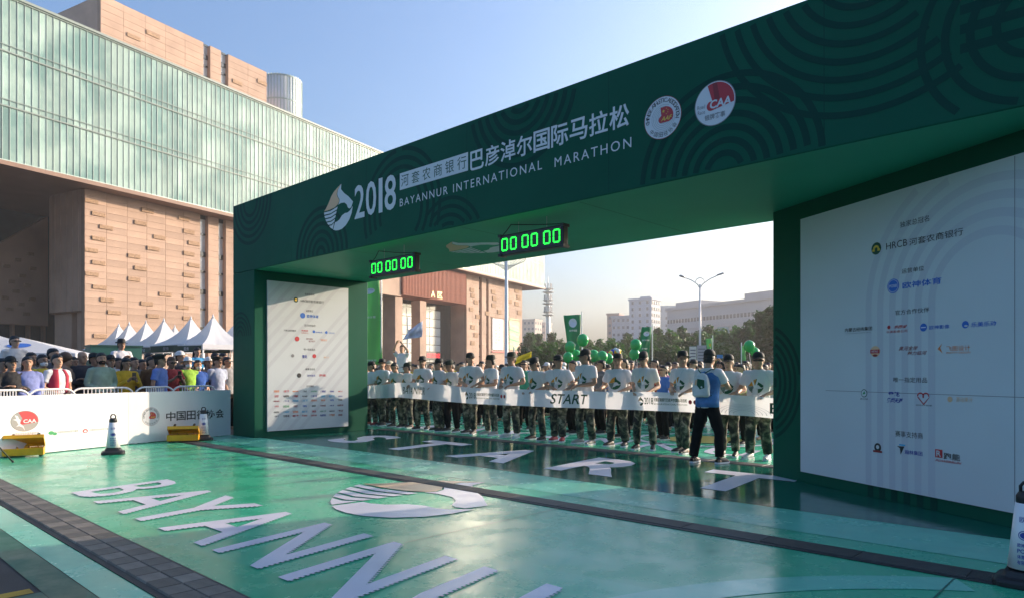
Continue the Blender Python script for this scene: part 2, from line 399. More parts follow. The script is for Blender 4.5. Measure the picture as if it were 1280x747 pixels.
# ------------------------------------------------------------------ timing mats
def checker_mat():
    m = bpy.data.materials.new('timing mat rubber'); m.use_nodes = True
    n = m.node_tree.nodes; l = m.node_tree.links; b = n['Principled BSDF']
    oi = n.new('ShaderNodeObjectInfo'); tc = n.new('ShaderNodeTexCoord')
    nz = n.new('ShaderNodeTexNoise'); nz.inputs['Scale'].default_value = 9; nz.inputs['Detail'].default_value = 6
    l.new(tc.outputs['Object'], nz.inputs['Vector'])
    ad = n.new('ShaderNodeMath'); ad.operation = 'ADD'; l.new(oi.outputs['Random'], ad.inputs[0]); l.new(nz.outputs[0], ad.inputs[1])
    mr = n.new('ShaderNodeMapRange'); mr.inputs[1].default_value = 0.3; mr.inputs[2].default_value = 1.5; mr.inputs[3].default_value = 0.022; mr.inputs[4].default_value = 0.085
    l.new(ad.outputs[0], mr.inputs[0])
    cb = n.new('ShaderNodeCombineColor'); 
    for i, f in enumerate((1.0, 0.93, 0.86)):
        mu = n.new('ShaderNodeMath'); mu.operation = 'MULTIPLY'; mu.inputs[1].default_value = f; l.new(mr.outputs[0], mu.inputs[0]); l.new(mu.outputs[0], cb.inputs[i])
    l.new(cb.outputs[0], b.inputs['Base Color']); b.inputs['Roughness'].default_value = 0.62
    wv = n.new('ShaderNodeTexWave'); wv.inputs['Scale'].default_value = 26; wv.bands_direction = 'X'
    l.new(tc.outputs['Object'], wv.inputs['Vector'])
    bp = n.new('ShaderNodeBump'); bp.inputs['Strength'].default_value = 0.35; bp.inputs['Distance'].default_value = 0.006
    l.new(wv.outputs[0], bp.inputs['Height']); l.new(bp.outputs[0], b.inputs['Normal'])
    return m
M['timing_mat'] = checker_mat()
M['mat_pale'] = mat('pale mat rubber', (0.165, 0.145, 0.12), 0.6, var=0.2, vscale=12, bump=0.15, bscale=50, objvar=0.2)
M['mat_dark'] = mat('dark mat rubber', (0.095, 0.085, 0.072), 0.55, var=0.2, vscale=12, bump=0.15, bscale=50, objvar=0.2)
def timing_mat(label, u0, u1, v0, v1, seg, rows=1, checker=False, h=0.018):
    r = empty('timing_mat', W((u0 + u1) / 2, (v0 + v1) / 2, 0), ROT); tag(r, label, 'timing mat')
    n = int(round((u1 - u0) / seg)); L = (u1 - u0) / n; wv_ = (v1 - v0) / rows
    bm_ = MB(); bm_.prism([(-(u1 - u0) / 2, -(v1 - v0) / 2 - 0.05), ((u1 - u0) / 2, -(v1 - v0) / 2 - 0.05), ((u1 - u0) / 2, (v1 - v0) / 2 + 0.03), (-(u1 - u0) / 2, (v1 - v0) / 2 + 0.03)], 0.006, 0.011)
    bm_.obj('mat_edge', M['black_rubber'], r)
    t = MB()
    g_ = 0.0015
    t.add([(-L/2+g_, -wv_/2+g_, 0.011), (L/2-g_, -wv_/2+g_, 0.011), (L/2-g_, wv_/2-g_, 0.011), (-L/2+g_, wv_/2-g_, 0.011),
           (-L/2+g_+0.006, -wv_/2+g_+0.006, h), (L/2-g_-0.006, -wv_/2+g_+0.006, h), (L/2-g_-0.006, wv_/2-g_-0.006, h), (-L/2+g_+0.006, wv_/2-g_-0.006, h)],
          [(3,2,1,0),(4,5,6,7),(0,1,5,4),(1,2,6,5),(2,3,7,6),(3,0,4,7)])
    me = t.mesh('mat_panel')
    rnd = random.Random(len(label))
    for i in range(n):
        for j in range(rows):
            o = mesh_obj('mat_panel', me, M['timing_mat'], r, (-(u1 - u0) / 2 + (i + 0.5) * L, -(v1 - v0) / 2 + (j + 0.5) * wv_, rnd.uniform(0, 0.0006)), 0.0)
            if checker: own_mat(o, M['mat_pale'] if (i + j) % 2 else M['mat_dark'])
    return r
timing_mat('wide checkered rubber timing mat crossing the lower left corner of the floor', -13.9, 2.6, 1.72, 2.05, 0.20, 2, True, 0.024)
timing_mat('narrow dark rubber timing mat crossing the floor in front of the arch', -15.2, 1.2, 5.72, 5.97, 0.75)
timing_mat('narrow dark timing mat at the feet of the volunteers under the arch', -14.4, -3.6, 10.30, 10.56, 0.9)
# ================================================================== THE START ARCH
UC, VC = -9.75, 8.62
A_U0, A_U1, A_V0, A_V1, A_ZB, A_ZT = -15.5, 6.0, 7.15, 10.10, 3.66, 5.20
E_U, E_V, DU, DV = -4.01, 9.52, 0.8726, -0.4884        # right tower: inner edge and the direction of its splayed sponsor wall
arch = empty('start_arch', W(UC, VC, 0), ROT)
tag(arch, 'huge dark green start arch spanning the road with white race lettering on its beam', 'arch')
def al(u, v, z): return (u - UC, v - VC, z)
b = MB(); b.box(A_U0 - UC, A_U1 - UC, A_V0 - VC, A_V1 - VC, A_ZB, A_ZT); b.obj('beam', M['arch_green'], arch, bevel=0.012)
b = MB(); b.box(-14.478 - UC, A_U1 - UC - .01, A_V0 - VC + .012, A_V1 - VC - .012, A_ZB - .0015, A_ZB - .0005); b.obj('soffit_bounce_sheet', M['arch_soffit_bounce'], arch)  # thin sheet under the beam carrying the painted bounce light
b = MB(); b.box(A_U0 - UC, -14.48 - UC, A_V0 - VC, A_V1 - VC, 0.0, A_ZB - 0.002); lt = b.obj('tower', M['arch_green'], arch, bevel=0.012)
lt['label'] = 'narrow left leg of the arch with a sponsor sheet on its inner face'
poly = [(E_U - UC, E_V - VC), (E_U + 4.853 * DU - UC, A_V0 - VC), (A_U1 - UC, A_V0 - VC), (A_U1 - UC, A_V1 - VC), (-4.05 - UC, A_V1 - VC)]
b = MB(); b.prism(poly, 0.0, A_ZB - 0.002); rt = b.obj('tower', M['arch_green'], arch, bevel=0.012)
rt['label'] = 'broad right leg of the arch with a splayed sponsor wall'

# --- prints on the beam front
BF = Sheet(lambda x, y, l: (x - UC, A_V0 - VC - l, y), arch)
def UZ(x, y): return px_v(x, y, A_V0)
def band(x0, yt0, yb0, x1, yt1, yb1):
    a, zt = UZ(x0, yt0); _, zb = UZ(x0, yb0); c, zt2 = UZ(x1, yt1); _, zb2 = UZ(x1, yb1)
    return a, c, (zb + zb2) / 2, (zt + zt2) / 2
inbeam = lambda x, y: A_U0 + 0.02 < x < A_U1 - 0.02 and (y > A_ZB + 0.02 or x < -14.5) and 0.05 < y < A_ZT - 0.02
_ac = [0]
def arcs(px_c, r_out, n, w, pitch, a0, a1, clip=inbeam, sx=1.0):
    cu, cz = UZ(*px_c); _ac[0] += 1
    for k in range(n):
        r1 = r_out - k * pitch
        if r1 - w > 0.03: BF.ring(cu, cz, r1 - w, r1, M['arch_dark'], 'ring_print', 0.0010 + 0.00024 * _ac[0], a0, a1, 64, clip, sx)
def stems(px_c, r_out, n, w, pitch, z_to, sides=(-1, 1)):
    cu, cz = UZ(*px_c)
    for k in range(n):
        r1 = r_out - k * pitch
        if r1 - w <= 0.03: continue
        for s in sides:
            a, c = sorted((cu + s * (r1 - w), cu + s * r1))
            BF.rect(a, c, min(cz, z_to), max(cz, z_to), M['arch_dark'], 'ring_print', 0.002 + 0.0002 * k)
arcs((313, 252), 0.95, 5, 0.075, 0.15, 180, 360); 
arcs((401, 318), 0.92, 6, 0.075, 0.15, 0, 180)
arcs((500, 263), 1.05, 4, 0.07, 0.15, -90, 200)
arcs((650, 118), 1.02, 6, 0.075, 0.15, 180, 360)
arcs((560, 310), 0.8, 4, 0.06, 0.13, -20, 130)
arcs((905, 215), 1.08, 7, 0.07, 0.14, 0, 180)
arcs((1085, -60), 1.55, 7, 0.065, 0.17, 180, 300)
arcs((1300, 20), 0.9, 4, 0.065, 0.19, 90, 300)
arcs((300, 420), 0.55, 5, 0.05, 0.10, 0, 180, lambda x, y: A_U0 + 0.02 < x < -14.52 and y > 0.1)
arcs((1010, 300), 0.3, 2, 0.05, 0.1, 0, 180)
cu, cz = UZ(1085, -60)
for k in range(5):      # the long straight run to the right of the top right loops
    zz = cz - 1.55 + k * 0.17
    if zz < A_ZT - 0.12: BF.rect(cu + 0.75, A_U1 - 0.05, zz + 0.34, zz + 0.34 + 0.085, M['arch_dark'], 'ring_print', 0.0005)
for uu in (-12.9, -10.3, -7.7, -5.1, -2.5, 0.1, 2.7):
    BF.rect(uu, uu + .008, A_ZB + .02, A_ZT - .02, M['arch_dark'], 'seam', .0007)
# --- race name
a, zc = UZ(424, 260); _, zt = UZ(424, 231); _, zb = UZ(424, 288)
ua, _ = UZ(405.5, 265); ub, _ = UZ(441.5, 254)
put_logo(BF, (ua + ub) / 2, (zt + zb) / 2, zt - zb, M['print_white'], M['ink_tan'], 0.004, (ub - ua) / ((zt - zb) * 1.035))
u0, u1, z0, z1 = band(443.5, 231.5, 273.5, 495.5, 218.5, 262)
for k, ch in enumerate('2018'):
    ws = (0.25, 0.25, 0.09, 0.26); st = (0.0, 0.285, 0.595, 0.735)
    x0 = u0 + (u1 - u0) * st[k]; x1 = u0 + (u1 - u0) * (st[k] + ws[k])
    if ch == '1': BF.rect(x0, x1, z0, z1, M['print_white'], 'lettering', 0.004)
    else: BF.text(ch, x0, x1, z0, z1, M['print_white'], 0.012, lift=0.004)
u0, u1, z0, z1 = band(500, 217, 238, 585.3, 190.7, 213.5)
BF.rect(u0, u1, z0, z1, M['print_white'], 'title_plate', 0.004)
h_ = z1 - z0; w_ = (u1 - u0) / 6.0
for k, ch in enumerate('河套农商银行'):
    BF.text(ch, u0 + w_ * (k + 0.14), u0 + w_ * (k + 0.86), z0 + 0.16 * h_, z1 - 0.14 * h_, M['ink_green'], 0.0, lift=0.006)
u0, u1, z0, z1 = band(587.5, 187.5, 213, 788, 131, 159)
w_ = (u1 - u0) / 9.0
for k, ch in enumerate('巴彦淖尔国际马拉松'):
    BF.text(ch, u0 + w_ * (k + 0.03), u0 + w_ * (k + 0.95), z0, z1, M['print_white'], 0.016, lift=0.004)
u0, u1, z0, z1 = band(500, 247, 257.5, 677.8, 202.4, 213)
BF.text('BAYANNUR INTERNATIONAL', u0, u1, z0, z1, M['print_white'], 0.0, lift=0.004, spacing=1.3)
u0, u1, z0, z1 = band(693.5, 197, 208.3, 789.4, 172, 185.5)
BF.text('MARATHON', u0, u1, z0, z1, M['print_white'], 0.0, lift=0.004, spacing=1.3)
def association_emblem(sh, x, y, r, lift=0.004):
    sh.disc(x, y, r, M['ink_dred'], 'emblem', lift); sh.disc(x, y, r * 0.975, M['print_white'], 'emblem', lift + 0.001)
    for k in range(5):
        q = r * (0.62 - 0.085 * k); sh.ring(x - r * 0.03 * k * 0 + r * 0.04, y - r * 0.02, q - r * 0.012, q, M['ink_grey'], 'emblem_line', lift + 0.002, 60, 360, 40)
    pts = [(x - r * .10, y + r * .48)] + [(x + r * .12 + r * .46 * math.cos(R(t)), y + r * .05 + r * .44 * math.sin(R(t))) for t in range(100, -40, -12)] + [(x + r * .35, y - r * .25), (x - r * .02, y - r * .25)] + [(x - r * .04 + r * .17 * math.cos(R(t)), y - r * .09 + r * .16 * math.sin(R(t))) for t in range(260, 100, -20)] + [(x - r * .06, y + r * .1)]
    sh.poly(pts, M['ink_red'], 'emblem_badge', lift + 0.003)
    for dx, dy, q in ((.06, .28, .09), (.22, .38, .035), (.30, .30, .035), (.29, .20, .035), (.21, .13, .035)):
        st = []
        for i in range(10):
            rr = q * r if i % 2 == 0 else q * r * 0.42
            st.append((x + dx * r + rr * math.sin(R(36 * i)), y + dy * r + rr * math.cos(R(36 * i))))
        sh.poly(st, M['ink_gold'], 'emblem_star', lift + 0.004)
    sh.text('AAF', x - r * .08, x + r * .45, y - r * .17, y + r * .03, M['ink_gold'], 0.03, 'emblem_lettering', lift + 0.004, r * 0.08)
    sh.arc_text('CHINESE ATHLETIC ASSOCIATION', x, y, r * 0.81, r * 0.2, 190, -12, M['ink'], 'emblem_lettering', lift + 0.003)
    sh.arc_text('中国田径协会', x, y, r * 0.80, r * 0.22, 215, 332, M['ink'], 'emblem_lettering', lift + 0.003, up=False)
def road_race_badge(sh, x, y, r, lift=0.004, sx=1.0):
    T = lambda pts: [(x + sx * a * r, y + b_ * r) for a, b_ in pts]
    sh.disc(x, y, r * sx, M['ink_grey'], 'badge', lift, r); sh.disc(x, y, r * 0.965 * sx, M['print_white'], 'badge', lift + 0.001, r * 0.965)
    cap = [(0.93 * math.cos(R(t)), 0.93 * math.sin(R(t))) for t in range(112, -16, -8)]
    sh.poly(T(cap + [(-.18, -.30)] + [(-.18 + .22 * math.cos(R(t)), -.08 + .22 * math.sin(R(t))) for t in range(270, 100, -20)] + [(-.12, .12)]), M['ink_red'], 'badge_field', lift + 0.002)
    sh.poly(T([(.10, .92), (.25, .14), (.0, .14), (-.12, .90)]), M['ink_dred'], 'badge_shade', lift + 0.003)
    sh.text('CAA', x - .26 * r * sx, x + .78 * r * sx, y - .22 * r, y + .16 * r, M['print_white'], 0.03, 'badge_lettering', lift + 0.004, r * 0.05)
    sh.text('Road', x - .86 * r * sx, x - .48 * r * sx, y - .10 * r, y + .07 * r, M['ink_grey'], 0.0, 'badge_lettering', lift + 0.003)
    sh.text('Race', x - .84 * r * sx, x - .48 * r * sx, y - .34 * r, y - .17 * r, M['ink_grey'], 0.0, 'badge_lettering', lift + 0.003)
    sh.text('银牌赛事', x - .50 * r * sx, x + .50 * r * sx, y - .70 * r, y - .44 * r, M['ink_grey'], 0.012, 'badge_lettering', lift + 0.003)
u0, z0 = UZ(828.4, 147.5); _, zt = UZ(828.4, 121); _, zb = UZ(828.4, 174)
association_emblem(BF, u0, z0, (zt - zb) / 2 * 1.0)
u0, z0 = UZ(893.8, 129.5); _, zt = UZ(893.8, 102); _, zb = UZ(893.8, 157.5)
road_race_badge(BF, u0, z0, (zt - zb) / 2)

# --- mark printed on the soffit
SF = Sheet(lambda x, y, l: (x - UC, -y - VC, A_ZB - .002 - l), arch)
pu, pv = px_floor(592, 309, A_ZB)
put_logo(SF, pu, -pv, 1.25, M['print_white'], M['ink_tan'], 0.004)
for uu in (-13.6, -10.9, -7.9, -5.6): SF.rect(uu, uu + 0.01, -10.05, -7.2, M['arch_dark'], 'seam', 0.003)

# --- sponsor sheet on the left tower
LU = -14.48
LP = W(LU, 0); LD = (VX, VY)
def LZ(x, y): return px_line(x, y, (LP.x, LP.y), LD)
lv0, _ = LZ(333.5, 400); lv1, _ = LZ(434.5, 400)
_, lz1 = LZ(333.5, 350.3); _, lz0 = LZ(333.5, 538.5)
b = MB(); b.box(LU - UC, LU - UC + 0.03, lv0 - VC, lv1 - VC, lz0, lz1); sp = b.obj('sponsor_sheet', M['panel_white'], arch)
sp['label'] = 'white sheet of sponsor marks on the inner face of the left leg'
LS = Sheet(lambda x, y, l: (LU - UC + 0.03 + l, x - VC, y), sp)
def clip_rect(pts, x0, x1, y0, y1):
    def cut(p, ax, lim, keep):
        out = []
        for i in range(len(p)):
            a, c = p[i], p[(i + 1) % len(p)]; ia, ic = keep(a[ax], lim), keep(c[ax], lim)
            if ia: out.append(a)
            if ia != ic:
                t = (lim - a[ax]) / (c[ax] - a[ax]); out.append((a[0] + t * (c[0] - a[0]), a[1] + t * (c[1] - a[1])))
        return out
    for ax, lim, kp in ((0, x0, lambda q, m: q >= m), (0, x1, lambda q, m: q <= m), (1, y0, lambda q, m: q >= m), (1, y1, lambda q, m: q <= m)):
        if len(pts) >= 3: pts = cut(pts, ax, lim, kp)
    return pts
for k in range(12):
    c0 = lz0 - 0.9 + 0.30 * k + (0.45 if k > 5 else 0)
    p = clip_rect([(lv0, c0), (lv1, c0 + 2.2), (lv1, c0 + 2.32), (lv0, c0 + 0.12)], lv0 + .01, lv1 - .01, lz0 + .01, lz1 - .01)
    if len(p) >= 3: LS.poly(p, M['panel_faint'], 'ring_print', 0.001)
def lw(s, x, y, w, m, h=2.6, off=0.0):      # a word on the left sheet, centred on a pixel
    v0, z = LZ(x - w / 2, y); v1, _ = LZ(x + w / 2, y); d = 16.3
    LS.text(s, v0, v1, z - h / 2 / FPX * d, z + h / 2 / FPX * d, m, off)
def ld(x, y, r, m):
    v, z = LZ(x, y); LS.disc(v, z, r / FPX * 16.3, m)
for s, x, y, w in (('独家总冠名', 386, 367.5, 12), ('运营单位', 386, 388, 9), ('官方合作伙伴', 386.5, 406, 14), ('唯一指定用品', 386, 436, 14), ('赛事支持商', 386.8, 460.8, 12), ('合作媒体', 386.7, 482, 9.5)):
    lw(s, x, y, w, M['ink'])
ld(369, 374.6, 3.0, M['ink_green']); v, z = LZ(369, 374.6); LS.disc(v, z, 0.03, M['ink_gold'], lift=0.005)
lw('HRCB河套农商银行', 389.5, 375.6, 29, M['ink'], 3.4)
ld(377.5, 394, 3.4, M['ink_blue']); lw('欧神体育', 390, 394.6, 14.5, M['ink_blue'], 4.0, 0.015)
lw('内蒙古经纬集团', 361.5, 412.3, 15, M['ink'], 2.2); lw('华西设', 380, 412.5, 8.5, M['ink_red'], 2.0, 0.02); lw('乐美影像公司', 380, 415.3, 9, M['ink_red'], 1.4)
ld(391.5, 414, 1.8, M['ink_blue']); lw('欧神影像', 398, 414.6, 8, M['ink_blue'], 2.0); ld(407, 415, 1.8, M['ink_blue']); lw('乐美乐动', 413.5, 415.5, 7.5, M['ink_blue'], 2.0)
ld(370.5, 423, 3.0, M['ink_red']); lw('黄河金岸', 386, 422.8, 8, M['ink_dred'], 2.0); lw('魅力临河', 389, 425.8, 8, M['ink_dred'], 2.0); lw('飞图设计', 403.5, 424.3, 9, M['ink_orange'], 2.6)
ld(365, 444, 2.0, M['ink_grey']); lw('雪花', 380, 445, 6, M['ink_navy'], 4.0, 0.02); ld(392, 444.5, 2.6, M['ink_red']); lw('果汁', 407, 446, 7, M['ink_tan'], 2.4)
ld(373, 468.6, 2.8, M['ink']); lw('越林集团', 388, 468.8, 10, M['ink_navy'], 2.6); lw('跑能', 402.5, 468.5, 8.5, M['ink_red'], 3.2, 0.01)
inks = ['ink', 'ink_dred', 'ink_red', 'ink_blue', 'ink', 'ink_red', 'ink_cyan', 'ink_navy', 'ink_lgreen', 'ink_orange']
words = ['新闻', '日报', '电视', '广播', '网络', '体育', '在线', '晚报']
rr = random.Random(3)
for j, y in enumerate((488.5, 494.6, 500.8, 507.6, 514.6, 519.6)):
    for i, x in enumerate((344.8, 357, 368.5, 380, 391.5, 403, 414, 424.5)):
        lw(words[(i + j) % 8] + words[(i * 3 + j) % 8], x, y - 0.07 * (x - 345) * (y > 495) * 0.3, rr.choice((6.5, 7.2, 5.0)), M[rr.choice(inks)], rr.choice((1.8, 2.2, 2.8)), 0.02)

# --- sponsor wall on the right tower
EW = W(E_U, E_V); RD = (DU * UX + DV * VX, DU * UY + DV * VY)
def RZ(x, y): return px_line(x, y, (EW.x, EW.y), RD)
rt0, rz0 = RZ(1003, 588.3); _, rz1 = RZ(1003, 274.5); rt1, _ = RZ(1271, 640); rt1 = 4.72
NU, NV = DV, -DU       # outward normal in (u, v)
def rwall(t, l, z): return (E_U + DU * t + NU * l - UC, E_V + DV * t + NV * l - VC, z)
b = MB(); b.add([rwall(rt0, 0, rz0), rwall(rt1, 0, rz0), rwall(rt1, 0.03, rz0), rwall(rt0, 0.03, rz0), rwall(rt0, 0, rz1), rwall(rt1, 0, rz1), rwall(rt1, 0.03, rz1), rwall(rt0, 0.03, rz1)],
              [(0,1,2,3),(7,6,5,4),(4,5,1,0),(5,6,2,1),(6,7,3,2),(7,4,0,3)])
rs = b.obj('sponsor_sheet', M['panel_white'], arch); rs['label'] = 'large white sponsor wall on the right leg of the arch'
RS = Sheet(lambda x, y, l: rwall(x, 0.03 + l, y), rs)
cx_, cz_ = RZ(1240, 372)
inr = lambda x, y: rt0 + .01 < x < rt1 - .01 and rz0 + .01 < y < rz1 - .01
r_in = cx_ - RZ(1172, 372)[0]; r_out = cx_ - RZ(1092, 372)[0]
for k in range(6):
    q = r_in + (r_out - r_in) * k / 5.0
    RS.ring(cx_, cz_, q, q + 0.085, M['panel_grey'], 'ring_print', 0.001, 0, 180, 64, inr)
    RS.rect(cx_ - q - 0.085, cx_ - q, rz0 + 0.01, cz_, M['panel_grey'], 'ring_print', 0.001)
GS = Sheet(lambda x, y, l: rwall(x, l, y), arch)
for k in range(6):
    q = r_in + (r_out - r_in) * k / 5.0
    GS.rect(cx_ - q - 0.085, cx_ - q, 0.0, rz0 - 0.002, M['arch_dark'], 'ring_print', 0.003)
for k in range(6):   # rings on the green strip beside the sheet
    GS.ring(-0.25, 1.3, 0.28 + 0.1 * k, 0.33 + 0.1 * k, M['arch_dark'], 'ring_print', 0.003, -80, 80, 40, lambda x, y: 0.02 < x < rt0 - 0.01 and 0.05 < y < 3.5)
RS.rect(RZ(1271, 500)[0], RZ(1271, 500)[0] + .008, rz0 + .01, rz1 - .01, M['ink_grey'], 'sheet_seam', 0.0012)
RS.rect(rt0 + 0.45, rt1 - 0.02, RZ(1130, 491)[1], RZ(1130, 491)[1] + 0.006, M['ink_grey'], 'sheet_seam', 0.0012)
def rw(s, x0, yt0, yb0, x1, yt1, yb1, m, off=0.0, shear=0.0):
    a, zt = RZ(x0, yt0); _, zb = RZ(x0, yb0); c, zt2 = RZ(x1, yt1); _, zb2 = RZ(x1, yb1)
    RS.text(s, a, c, (zb + zb2) / 2, (zt + zt2) / 2, m, off, shear=shear)
def rd(x, y, rpx, m, lift=0.003, ry=None):
    t, z = RZ(x, y); _, z2 = RZ(x, y - rpx); r_ = z2 - z; RS.disc(t, z, r_, m, lift=lift, ry=(r_ * ry if ry else None)); return t, z, r_
rw('独家总冠名', 1128, 277, 284.5, 1164.5, 270, 277.5, M['ink'])
t, z, r_ = rd(1098.2, 311, 7.6, M['ink_green'])
RS.ring(t, z - 0.1 * r_, r_ * .28, r_ * .62, M['ink_gold'], 'print', 0.005, 0, 180, 20); RS.rect(t - r_ * .8, t - r_ * .28, z - .45 * r_, z - .1 * r_, M['ink_gold'], lift=0.005); RS.rect(t + r_ * .28, t + r_ * .8, z - .45 * r_, z - .1 * r_, M['ink_gold'], lift=0.005)
rw('HRCB', 1110.5, 304.5, 312.5, 1137, 298.5, 307.5, M['ink']); rw('河套农商银行', 1139.5, 299, 307.5, 1207, 284.5, 294.5, M['ink'], 0.004)
rw('运营单位', 1130, 336, 342.2, 1158, 332.6, 338.8, M['ink'])
t, z, r_ = rd(1119.4, 357.6, 9, M['ink_blue']); RS.ring(t, z, r_ * .80, r_ * .86, M['print_white'], 'print', 0.005); RS.text('POSEI', t - r_ * .62, t + r_ * .62, z - r_ * .2, z + r_ * .2, M['print_white'], 0.01, lift=0.005)
rw('欧神体育', 1131, 352.5, 361, 1180, 346.7, 355.2, M['ink_blue'], 0.016)
rw('官方合作伙伴', 1122, 387, 393.2, 1164.5, 384, 390.2, M['ink'])
rw('内蒙古经纬集团', 1059, 409, 414, 1093, 408, 413, M['ink'], 0.012); rw('INNER MONGOLIA JINGWEI GROUP', 1060, 415.4, 416.8, 1092, 414.8, 416.2, M['ink_grey'])
rd(1114, 408.6, 2.4, M['ink_red']); rw('华西设', 1119, 406.2, 410.2, 1135, 405.4, 409.6, M['ink_red'], 0.02, 0.03); rw('乐美影像公司', 1111, 412.4, 415.6, 1137, 411.6, 415, M['ink_red'])
t, z, r_ = rd(1157.4, 408.7, 5, M['ink_blue']); RS.rect(t - r_ * .7, t + r_ * .7, z - r_ * .12, z + r_ * .12, M['print_white'], lift=0.005)
rw('欧神影像', 1164.6, 406.2, 411.2, 1190, 405, 410.2, M['ink_blue'], 0.01)
t, z, r_ = rd(1209.8, 405.2, 4.6, M['ink_blue']); RS.disc(t + r_ * .25, z - r_ * .35, r_ * .55, M['panel_white'], lift=0.005, ry=r_ * .25)
rw('乐美乐动', 1217, 402, 408.4, 1248.7, 400.3, 407, M['ink_blue'], 0.012)
t, z, r_ = rd(1096.9, 438.7, 7.6, M['ink_tan'], ry=0.9); RS.rect(t - r_ * 1.0, t + r_ * .9, z - r_ * .30, z + r_ * .32, M['ink_red'], lift=0.005); RS.text('HETAO', t - r_ * .7, t + r_ * .6, z - r_ * .15, z + r_ * .18, M['print_white'], lift=0.007); RS.disc(t, z - r_ * .65, r_ * .5, M['ink_dred'], lift=0.005, ry=r_ * .2)
rw('黄河金岸', 1126, 432.5, 437.8, 1149, 431.5, 437, M['ink_dred'], 0.006, 0.02); rw('魅力临河', 1136.5, 438.2, 443, 1160, 438, 443.2, M['ink_dred'], 0.006, 0.02)
tA, zA = RZ(1175, 435.5); s_ = 0.055
RS.poly([(tA, zA), (tA + s_, zA + s_), (tA + s_ * .55, zA + s_ * .2), (tA + s_ * 1.1, zA - s_ * .9), (tA + s_ * .4, zA - s_ * .3)], M['ink_orange'])
rw('飞图设计', 1186, 432, 438.2, 1216, 430.8, 437.4, M['ink_orange']); rw('PRETTY DESIGN', 1186, 439.2, 441.4, 1216, 438.8, 441, M['ink_orange'])
rw('唯一指定用品', 1119.6, 471, 477.4, 1162, 471, 477.6, M['ink'])
t, z, r_ = rd(1083, 490.8, 5, M['ink_green']); RS.disc(t, z, r_ * .82, M['panel_white'], lift=0.005); RS.poly([(t - r_ * .5, z - r_ * .3), (t + r_ * .5, z - r_ * .1), (t + r_ * .1, z + r_ * .6)], M['ink_lgreen'], lift=0.006); rw('SKODA', 1078, 496.8, 498.8, 1088, 496.9, 498.9, M['ink'])
rw('雪花', 1113.5, 489, 494.6, 1127.5, 489, 494.8, M['ink_navy'], 0.03); rw('勇闯天涯', 1110.5, 496.4, 502.4, 1130, 496.8, 503, M['ink_navy'], 0.03, 0.02)
t, z, r_ = rd(1157, 495.5, 1.2, M['ink_red'])
for s in (-1, 1): RS.ring(t + s * 0.033, z + 0.006, 0.028, 0.042, M['ink_red'], 'print', 0.004, 0 if s > 0 else -10, 190 if s > 0 else 180, 24)
RS.poly([(t - 0.075, z), (t - 0.06, z), (t + 0.005, z - 0.068), (t + 0.07, z + 0.0), (t + 0.078, z), (t + 0.005, z - 0.085)], M['ink_red'])
rw('JOINO·玖诺', 1148, 504.5, 506.6, 1168, 504.9, 507.3, M['ink'])
rd(1190.5, 498.4, 3.6, M['ink_tan']); rw('源动果汁', 1198, 495.5, 501.5, 1219, 496, 502.5, M['ink_tan'])
rw('赛事支持商', 1122, 538, 545.6, 1156.5, 539.3, 547, M['ink'])
t, z, r_ = rd(1100, 558.4, 5.4, M['ink']); RS.disc(t, z + r_ * .1, r_ * .45, M['panel_white'], lift=0.005); RS.rect(t - r_ * 1.3, t + r_ * 1.3, z - r_ * 1.15, z - r_ * .7, M['ink_dred'], lift=0.005)
tA, zA = RZ(1124, 560); RS.poly([(tA, zA + .03), (tA + .10, zA + .035), (tA + .05, zA - .06), (tA + .04, zA + .01)], M['ink']); RS.rect(tA + .03, tA + .11, zA + .04, zA + .055, M['ink_cyan'])
rw('越林集团', 1134, 561.6, 567.2, 1156, 563, 568.6, M['ink_navy'], 0.012)
tA, zA = RZ(1172, 569); RS.rect(tA, tA + .085, zA - .012, zA + .072, M['ink_red']); RS.text('R', tA + .015, tA + .07, zA, zA + .06, M['panel_white'], 0.02, lift=0.005)
rw('跑能', 1182.5, 565, 573.6, 1203.4, 566.6, 575, M['ink'], 0.016); rw('POWERRUN', 1172, 573.4, 576.2, 1203.5, 576.2, 579, M['ink_red'], 0.015, 0.015)

